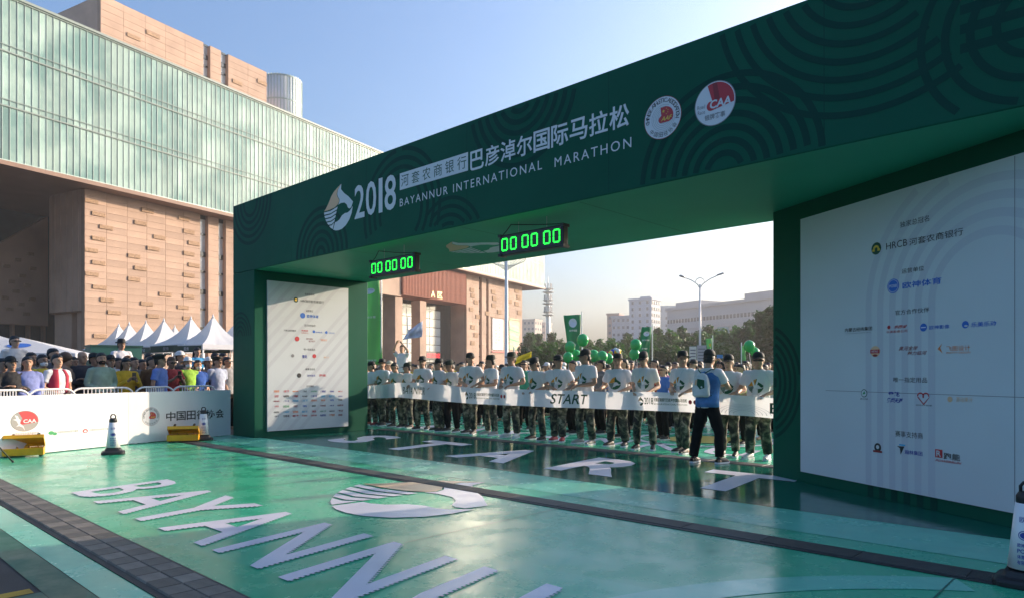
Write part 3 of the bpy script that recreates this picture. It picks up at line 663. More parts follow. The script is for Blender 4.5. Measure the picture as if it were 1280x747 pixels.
# ================================================================== LED RACE CLOCKS
def led_clock(label, px_l, px_r, vv=7.5):
    u0, zt0 = px_v(*px_l[0], vv); _, zb0 = px_v(*px_l[1], vv); u1, zt1 = px_v(*px_r[0], vv); _, zb1 = px_v(*px_r[1], vv)
    zt = (zt0 + zt1) / 2; zb = (zb0 + zb1) / 2; w = u1 - u0; h = zt - zb
    r = empty('led_clock', W((u0 + u1) / 2, vv, zb), ROT); tag(r, label, 'clock', 'led race clocks under the arch beam')
    k = MB(); k.box(-w / 2, w / 2, 0.0, 0.11, 0, h); k.obj('casing', M['black_plastic'], r, bevel=0.012)
    k = MB(); k.box(-w / 2 + 0.03, w / 2 - 0.03, -0.004, 0.0, 0.035, h - 0.035); k.obj('display', mat('dark display', (0.006, 0.008, 0.006), 0.25), r)
    def seg(mb, x0, x1, z0, z1): mb.box(x0, x1, -0.009, -0.005, z0, z1)
    for i in range(6):
        xs = -w / 2 + 0.055 + i * 0.147 * w / 1.0 * 0.98 + (i // 2) * 0.045 * w
        dw = 0.105 * w; z0 = 0.06; z1 = h - 0.055; zm = (z0 + z1) / 2; th = 0.022
        d = MB(); g_ = 0.008
        seg(d, xs + g_ + th * .5, xs + dw - g_ - th * .5, z1 - th, z1); seg(d, xs + g_ + th * .5, xs + dw - g_ - th * .5, z0, z0 + th)
        for X in (xs, xs + dw - th):
            seg(d, X, X + th, z0 + g_ + th * .4, zm - g_ * .6); seg(d, X, X + th, zm + g_ * .6, z1 - g_ - th * .4)
        d.obj('digit', M['led'], r)
    for X in (-w / 2, w / 2 - 0.03): 
        k = MB(); k.box(X - 0.012, X + 0.042, -0.015, 0.125, h - 0.03, h + 0.012); k.obj('bracket', M['black_plastic'], r)
        k = MB(); k.box(X - 0.012, X + 0.042, -0.015, 0.125, -0.012, 0.03); k.obj('bracket', M['black_plastic'], r)
    k = MB(); k.tube([(-w / 2 + 0.02, 0.05, h + 0.01), (-w / 2 + 0.10, 0.05, h + 0.06), (-w / 2 + 0.20, 0.05, A_ZB - zb - 0.02), (-w / 2 + 0.28, 0.05, A_ZB - zb - 0.035), (0.1, 0.05, h + 0.07), (w / 2 - 0.02, 0.05, h + 0.012)], 0.007, 6); k.obj('cable', M['cable'], r, smooth=True)
    k = MB(); k.tube([(-w / 2 + 0.0, 0.06, h), (-w / 2 - 0.05, 0.06, h * .7), (-w / 2 - 0.05, 0.06, h * .3), (-w / 2, 0.06, 0.02)], 0.006, 6); k.obj('cable', M['cable'], r, smooth=True)
    for X in (-w * 0.22, w * 0.22):
        k = MB(); k.tube([(X, 0.055, h), (X, 0.055, A_ZB - zb + 0.002)], 0.005, 6); k.obj('hanger', M['steel'], r)
led_clock('smaller looking led clock hanging from the beam nearest the left leg', ((462.5, 325), (463.5, 345.5)), ((518.5, 317.5), (519, 339.5)))
led_clock('larger looking led clock hanging from the beam near the middle of the arch', ((624, 292), (625.5, 319.5)), ((704, 283), (706, 308)))

# ================================================================== PERIMETER BOARDS AT THE LEFT
BD = [px_floor(-260, 600), px_floor(160.5, 555.4), px_floor(288.5, 543.8)]
def board(label, p0, p1, h=1.04):
    A = W(*p0); B = W(*p1); d = B - A; L = d.length; rz = math.atan2(d.y, d.x)
    r = empty('banner_board', A, rz); tag(r, label, 'banner')
    k = MB(); k.box(0, L - 0.006, 0, 0.03, 0.02, h); p = k.obj('printed_sheet', mat('white banner cloth', (0.80, 0.78, 0.79), 0.55, var=0.03, vscale=2, bump=0.12, bscale=2.5), r)
    for X in (0.3, L / 2, L - 0.3):
        f = MB(); f.box(X - 0.02, X + 0.02, 0.031, 0.07, 0.0, h - 0.02); f.box(X - 0.02, X + 0.02, 0.07, 0.5, 0.0, 0.03); f.obj('post', M['steel'], r)
    sh = Sheet(lambda x, y, l: (x, -l, y), p)
    return A, d.normalized(), sh, r
BA, BDIR, BS, _ = board('sunlit white banner board with a red and grey oval badge at the far left', BD[0], BD[1])
BA2, BDIR2, BS2, _ = board('white banner board with black Chinese lettering beside the left leg of the arch', BD[1], BD[2])
def B1(x, y): return px_line(x, y, (BA.x, BA.y), (BDIR.x, BDIR.y))
def B2(x, y): return px_line(x, y, (BA2.x, BA2.y), (BDIR2.x, BDIR2.y))
t, z = B1(31, 525.5); _, z2 = B1(31, 512.5); t2, _ = B1(13, 525)
road = (z2 - z)
sx_ = (t - t2) / road
BS.disc(t, z, road * sx_, M['ink_grey'], 'badge', 0.002, road); BS.disc(t, z, road * sx_ * .96, mat('silver print', (0.30, 0.29, 0.28), 0.4), 'badge', 0.003, road * .96)
BT = lambda pts: [(t + sx_ * a * road, z + b_ * road) for a, b_ in pts]
BS.poly(BT([(.94 * math.cos(R(q)), .94 * math.sin(R(q))) for q in range(118, -18, -8)] + [(-.1, -.34)] + [(-.1 + .26 * math.cos(R(q)), -.08 + .26 * math.sin(R(q))) for q in range(270, 100, -20)] + [(-.2, .3)]), M['ink_red'], 'badge_field', 0.004)
BS.poly(BT([(-.72, .62), (-.5, .52), (-.42, .25), (-.25, .05), (-.35, -.2), (-.1, -.5), (.02, -.95), (-.15, -.6), (-.4, -.45), (-.62, -.5), (-.45, -.3), (-.6, .05), (-.85, .2), (-.6, .25)]), M['print_white'], 'badge_figure', 0.004)
BS.text('CAA', t - .12 * road * sx_, t + .82 * road * sx_, z - .2 * road, z + .16 * road, M['print_white'], 0.03, 'badge_lettering', 0.006)
t0_, zb_ = B1(16, 544.8); t1_, zt_ = B1(48, 541.6); BS.text('中国田径协会路跑委员会', t0_, t1_, zb_ - .0, zb_ + .055, M['ink_grey'], 0.0, lift=0.003)
tg, zg = B1(66, 540.8); BS.disc(tg - .03, zg + .008, .05, M['ink_lgreen'], 'icon', 0.003, .034); BS.disc(tg + .035, zg - .012, .04, M['ink_lgreen'], 'icon', 0.004, .028)
a0, z0 = B1(71.5, 541.3); a1, _ = B1(98, 538.5); BS.text('中国田径协会官方微信', a0, a1, z0, z0 + .045, M['ink_grey'], lift=0.003)
tg, zg = B1(106.5, 538); BS.disc(tg, zg, .05, M['ink_red'], 'icon', 0.003, .038); BS.disc(tg, zg - .004, .028, M['print_white'], 'icon', 0.004, .02)
a0, z0 = B1(111.5, 538.5); a1, _ = B1(138, 535); BS.text('中国田径协会官方微博', a0, a1, z0, z0 + .045, M['ink_grey'], lift=0.003)
t, z = B2(188.5, 520); _, z2 = B2(188.5, 508.5)
association_emblem(BS2, t, z, z2 - z, 0.002)
a0, zb_ = B2(207, 525); a1, zt_ = B2(280.5, 511); _, zb2 = B2(280.5, 522); _, zt2 = B2(207, 513.5)
w_ = (a1 - a0) / 6
for k, ch in enumerate('中国田径协会'):
    BS2.text(ch, a0 + w_ * (k + .04), a0 + w_ * (k + .94), (zb_ + zb2) / 2, (zt_ + zt2) / 2, M['ink'], 0.016, lift=0.003)

# --- crowd barriers behind the boards
def make_barrier(L=2.3, h=1.13):
    r = empty('crowd_barrier')
    rc = 0.22; pts = []
    pts.append((-L / 2, 0, 0.14))
    pts.append((-L / 2, 0, h - rc))
    for q in range(0, 91, 15): pts.append((-L / 2 + rc - rc * math.cos(R(q)), 0, h - rc + rc * math.sin(R(q))))
    for q in range(0, 91, 15): pts.append((L / 2 - rc + rc * math.sin(R(q)), 0, h - rc + rc * math.cos(R(q))))
    pts.append((L / 2, 0, 0.14))
    k = MB(); k.tube(pts, 0.021, 8); k.tube([(-L / 2, 0, 0.22), (L / 2, 0, 0.22)], 0.018, 8); k.obj('frame', M['white_metal'], r, smooth=True)
    n = 11
    bar = MB().tube([(0, 0, 0.22), (0, 0, h - 0.005)], 0.011, 6).mesh('bar', True)
    for i in range(n): mesh_obj('bar', bar, M['white_metal'], r, (-L / 2 + 0.26 + (L - 0.52) * i / (n - 1), 0, 0))
    for s in (-1, 1):
        f = MB(); f.box(s * (L / 2 - 0.12) - 0.03, s * (L / 2 - 0.12) + 0.03, -0.26, 0.26, 0.0, 0.02); f.tube([(s * (L / 2 - 0.12), 0, 0.02), (s * (L / 2 - 0.12), 0, 0.22)], 0.02, 8); f.obj('foot', M['white_metal'], r)
    return r
bar0 = None
bl = ['white tubular crowd barrier cut by the left edge of the picture', 'white tubular crowd barrier in front of the man in the red vest', 'white tubular crowd barrier in front of the yellow jacket',
      'white tubular crowd barrier behind the policeman with the dark cap', 'white tubular crowd barrier end touching the left leg of the arch']
nrm = Vector((-BDIR2.y, BDIR2.x, 0))
spots = [(-40, 39), (44, 86), (87, 168), (174, 213), (214, 271)]
for i, (xa, xb) in enumerate(spots):
    P = Vector((BA.x, BA.y, 0)) + Vector((-BDIR.y, BDIR.x, 0)) * 0.32; D = BDIR
    if i > 1: P = Vector((BA2.x, BA2.y, 0)) + nrm * 0.32; D = BDIR2
    ta, _ = px_line(xa, 480, P, D); tb, _ = px_line(xb, 480, P, D)
    o = make_barrier(max(0.9, tb - ta)); o.location = P + D * ((ta + tb) / 2); o.rotation_euler = (0, 0, math.atan2(D.y, D.x))
    tag(o, bl[i], 'barrier', 'white crowd barriers behind the banner boards')

# ================================================================== TRAFFIC CONES
M['sleeve'] = mat('white cone sleeve', (0.74, 0.74, 0.76), 0.3, var=0.03)
def make_cone():
    r = empty('traffic_cone')
    b = MB(); b.rings([(0.0, .185, .185, 0, 0), (0.035, .185, .185, 0, 0), (0.05, .17, .17, 0, 0), (0.062, .135, .135, 0, 0), (0.10, .118, .118, 0, 0)], 32, power=5); b.obj('base', M['black_rubber'], r, smooth=False, bevel=0.006)
    b = MB(); b.lathe([(.105, .10), (.060, .585), (.058, .60)], 24); b.obj('body', M['black_rubber'], r, smooth=True)
    b = MB(); b.lathe([(.112, .115), (.068, .555)], 28); b.obj('sleeve', M['sleeve'], r, smooth=True)
    b = MB(); b.lathe([(.063, .545), (.064, .60), (.05, .625), (.044, .63)], 20); b.obj('cap', M['black_rubber'], r, smooth=True)
    b = MB(); b.tube([(-.035, 0, .615), (-.037, 0, .665), (-.02, 0, .69), (.02, 0, .69), (.037, 0, .665), (.035, 0, .615)], 0.011, 8); b.obj('handle', M['black_rubber'], r, smooth=True)
    def f(x, y, l):            # x metres round the sleeve, y height
        rad = .112 + (y - .115) / .44 * (.068 - .112) + l; a = x / max(rad, .05) - math.pi / 2
        return (rad * math.cos(a), rad * math.sin(a), y)
    for side in (0.0, 0.19):
        sh = Sheet(lambda x, y, l, side=side: f(x + side, y, l), r)
        sh.disc(0, .345, .042, M['ink_navy'], 'logo_print', 0.002, .032); sh.disc(0, .345, .036, M['sleeve'], 'logo_print', 0.003, .026); sh.disc(0, .345, .031, M['ink_navy'], 'logo_print', 0.004, .021)
        sh.text('欧神', -.035, .035, .43, .47, M['ink_navy'], 0.0, lift=0.002)
        for k, w_ in enumerate(('欧神体育', 'POSEI', '体育管理', '有限公司')): sh.text(w_, -.045, .045, .265 - .038 * k, .292 - .038 * k, M['ink_navy'], 0.012, lift=0.002)
    return r
cone0 = make_cone()
for i, (x, y, lab, rz) in enumerate(((141.5, 567.0, 'black and white sleeved cone standing before the sunlit banner board', 0.5), (254.5, 549.5, 'black and white sleeved cone at the far end of the narrow timing mat', 0.45), (1284, 731, 'big black and white sleeved cone cut by the right edge of the picture', -0.35))):
    c = cone0 if i == 0 else copy_tree(cone0)
    u, v = px_floor(x, y); c.location = W(u, v, 0.006); c.rotation_euler = (0, 0, rz + (0 if i < 2 else -0.4)); tag(c, lab, 'cone', 'black and white sleeved cones')

# ================================================================== YELLOW OPEN EQUIPMENT CASES
M['case_yellow'] = mat('yellow painted steel', (0.72, 0.36, 0.008), 0.42, var=0.12, vscale=9)
M['case_in'] = mat('worn yellow inside', (0.40, 0.20, 0.01), 0.6, var=0.25, vscale=14)
def make_case(L, tilt):
    r = empty('equipment_case'); D = 0.30
    b = MB(); b.box(-L / 2, L / 2, -D / 2, D / 2, 0.03, 0.045); b.box(-L / 2, L / 2, -D / 2, -D / 2 + .012, .045, .15); b.box(-L / 2, L / 2, D / 2 - .012, D / 2, .045, .15)
    b.box(-L / 2, -L / 2 + .012, -D / 2 + .013, D / 2 - .013, .045, .15); b.box(L / 2 - .012, L / 2, -D / 2 + .013, D / 2 - .013, .045, .15); b.obj('tray', M['case_yellow'], r, bevel=0.004)
    b = MB(); Mx = Matrix.Translation((0, D / 2, .155)) @ Matrix.Rotation(tilt, 4, 'X')
    b.box(-L / 2, L / 2, -D, 0, .05, .062, Mx); b.box(-L / 2, L / 2, -D, -D + .012, -.005, .05, Mx); b.box(-L / 2, -L / 2 + .012, -D + .012, 0, -.005, .05, Mx); b.box(L / 2 - .012, L / 2, -D + .012, 0, -.005, .05, Mx); b.box(-L / 2 + .012, L / 2 - .012, -.012, 0, -.005, .05, Mx)
    b.obj('lid', M['case_yellow'], r, bevel=0.004)
    for s in (-.30, .33):
        b = MB(); b.tube([Mx @ Vector((s * L, -D * .6, .06)), Mx @ Vector((s * L, -D * .6, .10)), Mx @ Vector((s * L + .02, -D * .75, .125))], 0.022, 8); b.obj('rubber_foot', M['black_rubber'], r)
    for s in (-.25, .05, .28):
        b = MB(); b.tube([(s * L, -.10, .06), (s * L + .06, .02, .13), (s * L + .02, .10, .17)], 0.012, 6); b.obj('folding_arm', M['case_in'], r)
    b = MB(); b.box(-L * .3, L * .15, -.1, .05, .05, .10); b.obj('battery', M['black_plastic'], r, bevel=0.005)
    for sx in (-1, 1):
        for sy in (-1, 1):
            b = MB(); b.box(sx * L * .42 - .02, sx * L * .42 + .02, sy * .11 - .02, sy * .11 + .02, 0, .03); b.obj('foot', M['black_rubber'], r)
    return r
c = make_case(0.58, R(-34)); u, v = px_floor(28, 569.5); c.location = W(u + .12, v, .006); c.rotation_euler = (0, 0, ROT + R(72)); tag(c, 'open yellow steel case on the floor below the oval badge', 'case', 'open yellow equipment cases')
c = make_case(0.58, R(-24)); u, v = px_floor(225, 551.0); c.location = W(u + .18, v, .006); c.rotation_euler = (0, 0, ROT + R(62)); tag(c, 'open yellow steel case on the floor below the black Chinese lettering', 'case', 'open yellow equipment cases')
u, v = px_floor(16, 578); P = W(u, v, 0)
b = MB(); b.tube([(0, 0, 0.02), (-0.35, -0.25, 0.62), (-0.62, -0.44, 1.1)], 0.011, 8); b.ball((0, 0, 0.024), .02)
o = b.obj('leaning_pole', M['black_plastic'], None, P, 0, True); tag(o, 'thin black leaning pole at the left edge near the oval badge', 'pole')
# ================================================================== THE LONG GLASS AND STONE BUILDING
KB = 1.5
BP0 = Vector((-30.6 * KB, 41.6 * KB, 0)); BDX, BDY = 0.488, 0.873
_n = math.hypot(BDX, BDY); BDX /= _n; BDY /= _n
BRZ = math.atan2(BDY, BDX)
def bt(x, y, off=0.0):
    """photo pixel -> (t, z) on the plane of the facade set back by off"""
    P = (BP0.x - BDY * off, BP0.y + BDX * off)
    return px_line(x, y, P, (BDX, BDY))
def by(x, y, t):
    """photo pixel -> (depth into the building, z) on the cross plane at t"""
    P = (BP0.x + BDX * t, BP0.y + BDY * t)
    return px_line(x, y, P, (-BDY, BDX))
bld = empty('convention_building', BP0, BRZ)
tag(bld, 'long sandstone building carrying a huge cantilevered pale green glass box', 'building')

def stone_mat(name, col, objvar=0.12):
    m = mat(name, col, 0.8, var=0.16, vscale=0.4, bump=0.25, bscale=9, objvar=objvar)
    return m
M['stone'] = stone_mat('pink sandstone', (0.44, 0.30, 0.222))
M['stone_joint'] = mat('stone joints', (0.38, 0.255, 0.185), 0.9, var=0.1, vscale=2)
M['stone_rough'] = mat('rough dark sandstone', (0.36, 0.235, 0.15), 0.95, var=0.45, vscale=8, bump=0.9, bscale=16)
M['terracotta'] = mat('terracotta cladding', (0.36, 0.10, 0.05), 0.7, var=0.1, vscale=2)
M['soffit'] = mat('brown soffit boards', (0.23, 0.135, 0.095), 0.6, var=0.12, vscale=0.5)
M['fin'] = mat('pale aluminium fin', (0.36, 0.44, 0.40), 0.4, metal=0.2)
M['mullion'] = mat('grey green mullion', (0.20, 0.25, 0.23), 0.5)
M['slab'] = mat('grey interior concrete', (0.42, 0.42, 0.38), 0.8, var=0.1)
M['interior'] = mat('cream interior wall', (0.55, 0.56, 0.45), 0.8, var=0.25, vscale=0.35)
M['strut'] = mat('grey steel strut', (0.20, 0.22, 0.21), 0.5)
M['curtain'] = mat('white curtain', (0.78, 0.78, 0.80), 0.8, bump=0.5, bscale=3)
M['dark_glass'] = mat('dark window glass', (0.018, 0.028, 0.032), 0.08, spec=0.8)
M['blue_glass'] = mat('blue curtain glass', (0.06, 0.11, 0.14), 0.12, spec=0.9, var=0.3, vscale=0.3)
M['pale_glass'] = mat('pale window glass', (0.55, 0.60, 0.60), 0.12, spec=0.8, var=0.2, vscale=0.5)
def pane_mat():
    m = bpy.data.materials.new('milky green glass'); m.use_nodes = True
    n = m.node_tree.nodes; l = m.node_tree.links; b = n['Principled BSDF']; out = n['Material Output']
    tc = n.new('ShaderNodeTexCoord'); oi = n.new('ShaderNodeObjectInfo')
    nz = n.new('ShaderNodeTexNoise'); nz.inputs['Scale'].default_value = 0.30; nz.inputs['Detail'].default_value = 5
    gm = n.new('ShaderNodeNewGeometry'); l.new(gm.outputs['Position'], nz.inputs['Vector'])
    rp = n.new('ShaderNodeValToRGB'); e = rp.color_ramp.elements
    e[0].position = 0.38; e[0].color = (0.25, 0.41, 0.38, 1); e[1].position = 0.62; e[1].color = (0.56, 0.71, 0.64, 1)
    l.new(nz.outputs[0], rp.inputs[0])
    hs = n.new('ShaderNodeHueSaturation'); mr = n.new('ShaderNodeMapRange'); mr.inputs[3].default_value = 0.82; mr.inputs[4].default_value = 1.15
    l.new(oi.outputs['Random'], mr.inputs[0]); l.new(mr.outputs[0], hs.inputs['Value']); l.new(rp.outputs[0], hs.inputs['Color'])
    l.new(hs.outputs[0], b.inputs['Base Color']); b.inputs['Roughness'].default_value = 0.10; b.inputs['Specular IOR Level'].default_value = 0.6
    tr = n.new('ShaderNodeBsdfTransparent'); tr.inputs[0].default_value = (0.72, 0.90, 0.82, 1)
    mx = n.new('ShaderNodeMixShader'); mx.inputs[0].default_value = 0.60
    l.new(tr.outputs[0], mx.inputs[1]); l.new(b.outputs[0], mx.inputs[2]); l.new(mx.outputs[0], out.inputs[0])
    return m
M['pane'] = pane_mat()

ZB = 20.45; ZT = 35.2; T_END = bt(680.5, 359)[0]; T_BEG = -26.0
# --- glass box
PW = 0.62; rows = 3; RH = (ZT - ZB) / rows
n_all = int((T_END - T_BEG) / PW); PW = (T_END - T_BEG) / n_all
pane_me = MB().box(-PW / 2 + .012, PW / 2 - .012, 0.0, 0.03, .05, RH - .05).mesh('glass_pane')
fin_me = MB().box(-.02, .02, -.06, -.002, 0, ZT - ZB).mesh('fin')
far_p = MB(); far_f = MB(); cnt = 0
for i in range(n_all):
    t = T_BEG + (i + .5) * PW
    single = -0.8 < t < 61.0
    for j in range(rows):
        if single and cnt < 300:
            mesh_obj('glass_pane', pane_me, M['pane'], bld, (t, 0, ZB + j * RH)); cnt += 1
        else: far_p.box(t - PW / 2 + .012, t + PW / 2 - .012, 0, .03, ZB + j * RH + .05, ZB + (j + 1) * RH - .05)
    if single: mesh_obj('fin', fin_me, M['fin'], bld, (t - PW / 2, 0, ZB))
    else: far_f.box(t - PW / 2 - .02, t - PW / 2 + .02, -.06, -.002, ZB, ZT)
tag(far_p.obj('glass_panes_beyond', M['pane'], bld), kind='stuff'); tag(far_f.obj('fins_beyond', M['fin'], bld), kind='stuff')
for j in range(rows + 1):
    z = ZB + j * RH
    b = MB(); b.box(T_BEG, T_END, -.13, -.10, z - .06, z + .06); b.obj('mullion', M['fin'] if j in (0, rows) else M['mullion'], bld)
    if 0 < j < rows: b = MB(); b.box(T_BEG, T_END, -.13, -.10, z + .55, z + .62); b.obj('mullion', M['mullion'], bld)
    b = MB(); b.box(T_BEG + .3, T_END - .35, .25, 8.0, z - .25 + (.3 if j == 0 else 0), z + .15); b.obj('floor_slab', M['slab'], bld)
b = MB(); b.box(T_BEG, T_END + .06, -.28, .35, ZT + .062, ZT + .30); b.obj('parapet', M['mullion'], bld)
b = MB(); b.box(T_BEG, T_END, 8.0, 30, ZB + .5, ZT); b.obj('inner_wall', M['interior'], bld)
b = MB(); b.box(T_END - .03, T_END + .05, .04, 30, ZB, ZT); b.obj('end_glass', M['pane'], bld)
b = MB(); b.box(T_BEG, T_END + .05, -.25, 30, ZB - .45, ZB - .062); b.obj('soffit', M['soffit'], bld)
rs_ = random.Random(11)
t = T_BEG + 2
while t < T_END - 3:       # trussed storeys behind the glass
    for j in range(rows):
        z = ZB + j * RH; w = rs_.choice((3.2, 4.2))
        k = MB(); k.tube([(t, 1.2, z + .15), (t + w, 1.2, z + RH - .25)], .16, 6); k.obj('strut', M['strut'], bld)
        if rs_.random() < .5:
            k = MB(); k.tube([(t + w, 1.2, z + .15), (t + w, 1.2, z + RH - .25)], .13, 6); k.obj('column', M['strut'], bld)
    t += rs_.choice((6.2, 7.4, 8.8))
for x0, x1, j in ((156, 172, 1), (176, 196, 1), (201, 214, 1), (230, 250, 1), (285, 305, 1), (318, 334, 1), (95, 110, 2)):
    a, _ = bt(x0, 200); c, _ = bt(x1, 200); z = ZB + j * RH
    pts = []; n_ = 24
    for q in range(n_ + 1):
        tt = a + (c - a) * q / n_; yy = .55 + .12 * math.sin(q * 2.1); pts += [(tt, yy, z + .9), (tt, yy, z + RH - .3)]
    mesh_obj('curtain', pyd('curtain', pts, [(2 * q, 2 * q + 2, 2 * q + 3, 2 * q + 1) for q in range(n_)], True), M['curtain'], bld)
# --- stone walls
SY = 1.8
def stone_wall(parts, t0, t1, z0, z1, y, tw=2.2, th=.70, thick=.06):
    b = MB(); b.box(t0, t1, y, y + .6, z0, z1); b.obj('wall', M['stone_joint'], bld)
    nx = max(1, round((t1 - t0) / tw)); nz = max(1, round((z1 - z0) / th)); w = (t1 - t0) / nx; h = (z1 - z0) / nz
    me = MB().box(-w / 2 + .012, w / 2 - .012, -thick, -.003, -h / 2 + .012, h / 2 - .012).mesh('stone_slab')
    rest = MB(); r2 = random.Random(int(t0 * 10))
    for j in range(nz):
        for i in range(nx):
            x = t0 + (i + .5) * w; z = z0 + (j + .5) * h
            if parts: mesh_obj('stone_slab', me, M['stone'], bld, (x, y + r2.uniform(0, .02), z))
            else: d = r2.uniform(0, .02); rest.box(x - w / 2 + .012, x + w / 2 - .012, y - thick + d, y - .003, z - h / 2 + .012, z + h / 2 - .012)
    if not parts: tag(rest.obj('stone_cladding', M['stone'], bld), kind='stuff')
    return w, h
tL = bt(105.5, 300, SY)[0]; tS1 = bt(250, 300, SY)[0]; tS1b = bt(260, 300, SY)[0]; tS2 = bt(273, 300, SY)[0]; tS2b = bt(282, 300, SY)[0]
stone_wall(True, tL, tS1, 0.0, ZB - .45, SY)
stone_wall(False, tS1b, tS2, 0.0, ZB - .45, SY, 1.6)
stone_wall(False, tS2b, bt(470, 300, SY)[0], 0.0, ZB - .45, SY, 2.6)
def slit(t0, t1, y, z0, z1, n=9):
    b = MB(); b.box(t0, t1, y + .55, y + .6, z0, z1); b.obj('window_glass', M['pale_glass'], bld)
    for k in range(n + 1):
        z = z0 + (z1 - z0) * k / n
        b = MB(); b.box(t0, t1, y + .42, y + .545, z - (.45 if k % 2 else .12), z + .12); b.obj('window_bar', M['dark_glass'], bld)
slit(tS1, tS1b, SY, 0, ZB - .45); slit(tS2, tS2b, SY, 0, ZB - .45)
# rough relief blocks on the lit wall (positions read off the photo)
def relief(x, y, w_px, off, prj=.10):
    t, z = bt(x, y, off); t1, _ = bt(x + w_px, y, off); d = BP0.y + t * BDY; h = 5.2 / FPX * d
    b = MB(); b.box(t, t1, off - .06 - prj, off - .063, z - h / 2, z + h / 2); b.obj('relief_block', M['stone_rough'], bld, bevel=.03)
for x, y in ((114, 266.5), (123.5, 283), (114, 297), (104.8, 311.5), (114, 327.5), (105.5, 341.5), (115, 358), (124.5, 374), (133.5, 389.5), (116, 419), (167, 277.5), (191, 295.5), (183, 309.5), (159, 319), (167, 334.5), (159, 348), (198, 367), (175, 378.5), (183, 394), (228.5, 288.5), (234.5, 303), (228.5, 316), (234.5, 330.5), (228.5, 343), (234.5, 357), (228, 369.5), (221, 383), (228, 397), (105, 250), (176, 262), (222, 272)):
    relief(x, y, 17 if x < 150 else (15.5 if x < 210 else 14), SY)
# shaded left return with its rounded far corner, overhanging a recessed entrance
yR = by(47, 300, tL)[0]; zO = by(60, 391, tL)[1]
pts = [(tL, SY + .61), (tL - .05, SY + .61)]
rows_ = []
arc_n = 7; rad = 3.0
prof = [(tL - .02, SY - .02), (tL - .02, yR - rad)] + [(tL + rad - rad * math.cos(R(90 * k / arc_n)), yR - rad + rad * math.sin(R(90 * k / arc_n))) for k in range(1, arc_n + 1)] + [(tL + rad, SY + .62), (tL + .3, SY + .62)]
b = MB(); b.prism([(p[0], p[1]) for p in [(tL - .02, SY + .62), (tL + rad, SY + .62)] + [prof[i] for i in range(len(prof) - 3, 0, -1)]], zO, ZB - .46); b.obj('corner_wall', M['stone'], bld)
k = 0; yy = SY + .9
while yy < yR - rad: 
    b = MB(); b.box(tL - .09, tL - .025, yy, yy + .5, zO, ZB - .47); b.obj('rib', M['stone'], bld); yy += 1.1
b = MB(); b.box(tL + .6, tL + 2.2, SY + .7, SY + 2.4, 0, zO - .01); b.obj('column', M['stone'], bld)
b = MB(); b.box(tL + .6, tL + 2.2, SY + 3.4, SY + 5.0, 0, zO - .01); b.obj('column', M['stone'], bld)
b = MB(); b.box(tL + .8, tL + 4, SY + 5.4, SY + 7, 0, zO - .01); b.obj('column', M['stone'], bld)
# recessed parts at the far left: stone wall with a sloping top, blue glass above, dark shop front below
YD = 17.0
a0 = bt(-140, 300, YD)[0]; a1 = bt(60, 300, YD)[0]
za = bt(-140, 384, YD)[1]; zb_ = bt(60, 271, YD)[1]; zl = bt(20, 405, YD)[1]
mesh_obj('shaded_wall', pyd('shaded_wall', [(a0, YD, zl), (a1, YD, zl), (a1, YD, zb_), (a0, YD, za), (a0, YD + 1, zl), (a1, YD + 1, zl), (a1, YD + 1, zb_), (a0, YD + 1, za)], [(3,2,1,0),(4,5,6,7),(0,1,5,4),(2,3,7,6)]), M['stone'], bld)
for x, y in ((8, 333), (22, 325), (38, 318), (14, 352), (28, 345), (41, 336), (6, 372), (20, 364), (34, 357), (12, 386), (26, 380), (40, 374), (33, 392)):
    t, z = bt(x, y, YD); b = MB(); b.box(t - .35, t + .35, YD - .12, YD - .01, z - .2, z + .2); b.obj('relief_block', M['stone_rough'], bld)
b = MB(); b.box(a0, bt(200, 300, YD)[0], YD + 2.0, YD + 2.2, 0, ZB - .46); b.obj('blue_glass_wall', M['blue_glass'], bld)
b = MB(); b.box(a0, T_END - 8, YD + 2.3, YD + 3, 0, ZB - .46); b.obj('back_wall', M['dark_glass'], bld)
for k in range(10):
    t = a0 + (a1 - a0) * k / 9.0
    b = MB(); b.box(t - .15, t + .15, YD + .8, YD + 1.3, 0, zl); b.obj('post', M['stone'], bld)
# --- upper stone block on the roof
UY_ = 7.0
u0 = bt(125.5, 50, UY_)[0]; us1 = bt(254, 90, UY_)[0]; us1b = bt(262.5, 90, UY_)[0]; us2 = bt(276, 90, UY_)[0]; us2b = bt(285, 90, UY_)[0]; u1 = bt(333, 120, UY_)[0]
uz = (bt(254, 49.5, UY_)[1] + bt(320, 88, UY_)[1]) / 2
stone_wall(False, u0, us1, ZT, uz, UY_, 2.6, .8); stone_wall(False, us1b, us2, ZT, uz, UY_, 2.0, .8); stone_wall(False, us2b, u1, ZT, uz, UY_, 2.6, .8)
slit(us1, us1b, UY_, ZT, uz, 6); slit(us2, us2b, UY_, ZT, uz, 6)
b = MB(); b.box(u0, u1, UY_ + .62, UY_ + 22, ZT, uz - .01); b.obj('roof_block', M['stone'], bld)
for x, y in ((158, 43), (182, 40), (290, 101), (321, 101), (226, 88), (310, 121)): relief(x, y, 17 if x < 200 else 12, UY_)
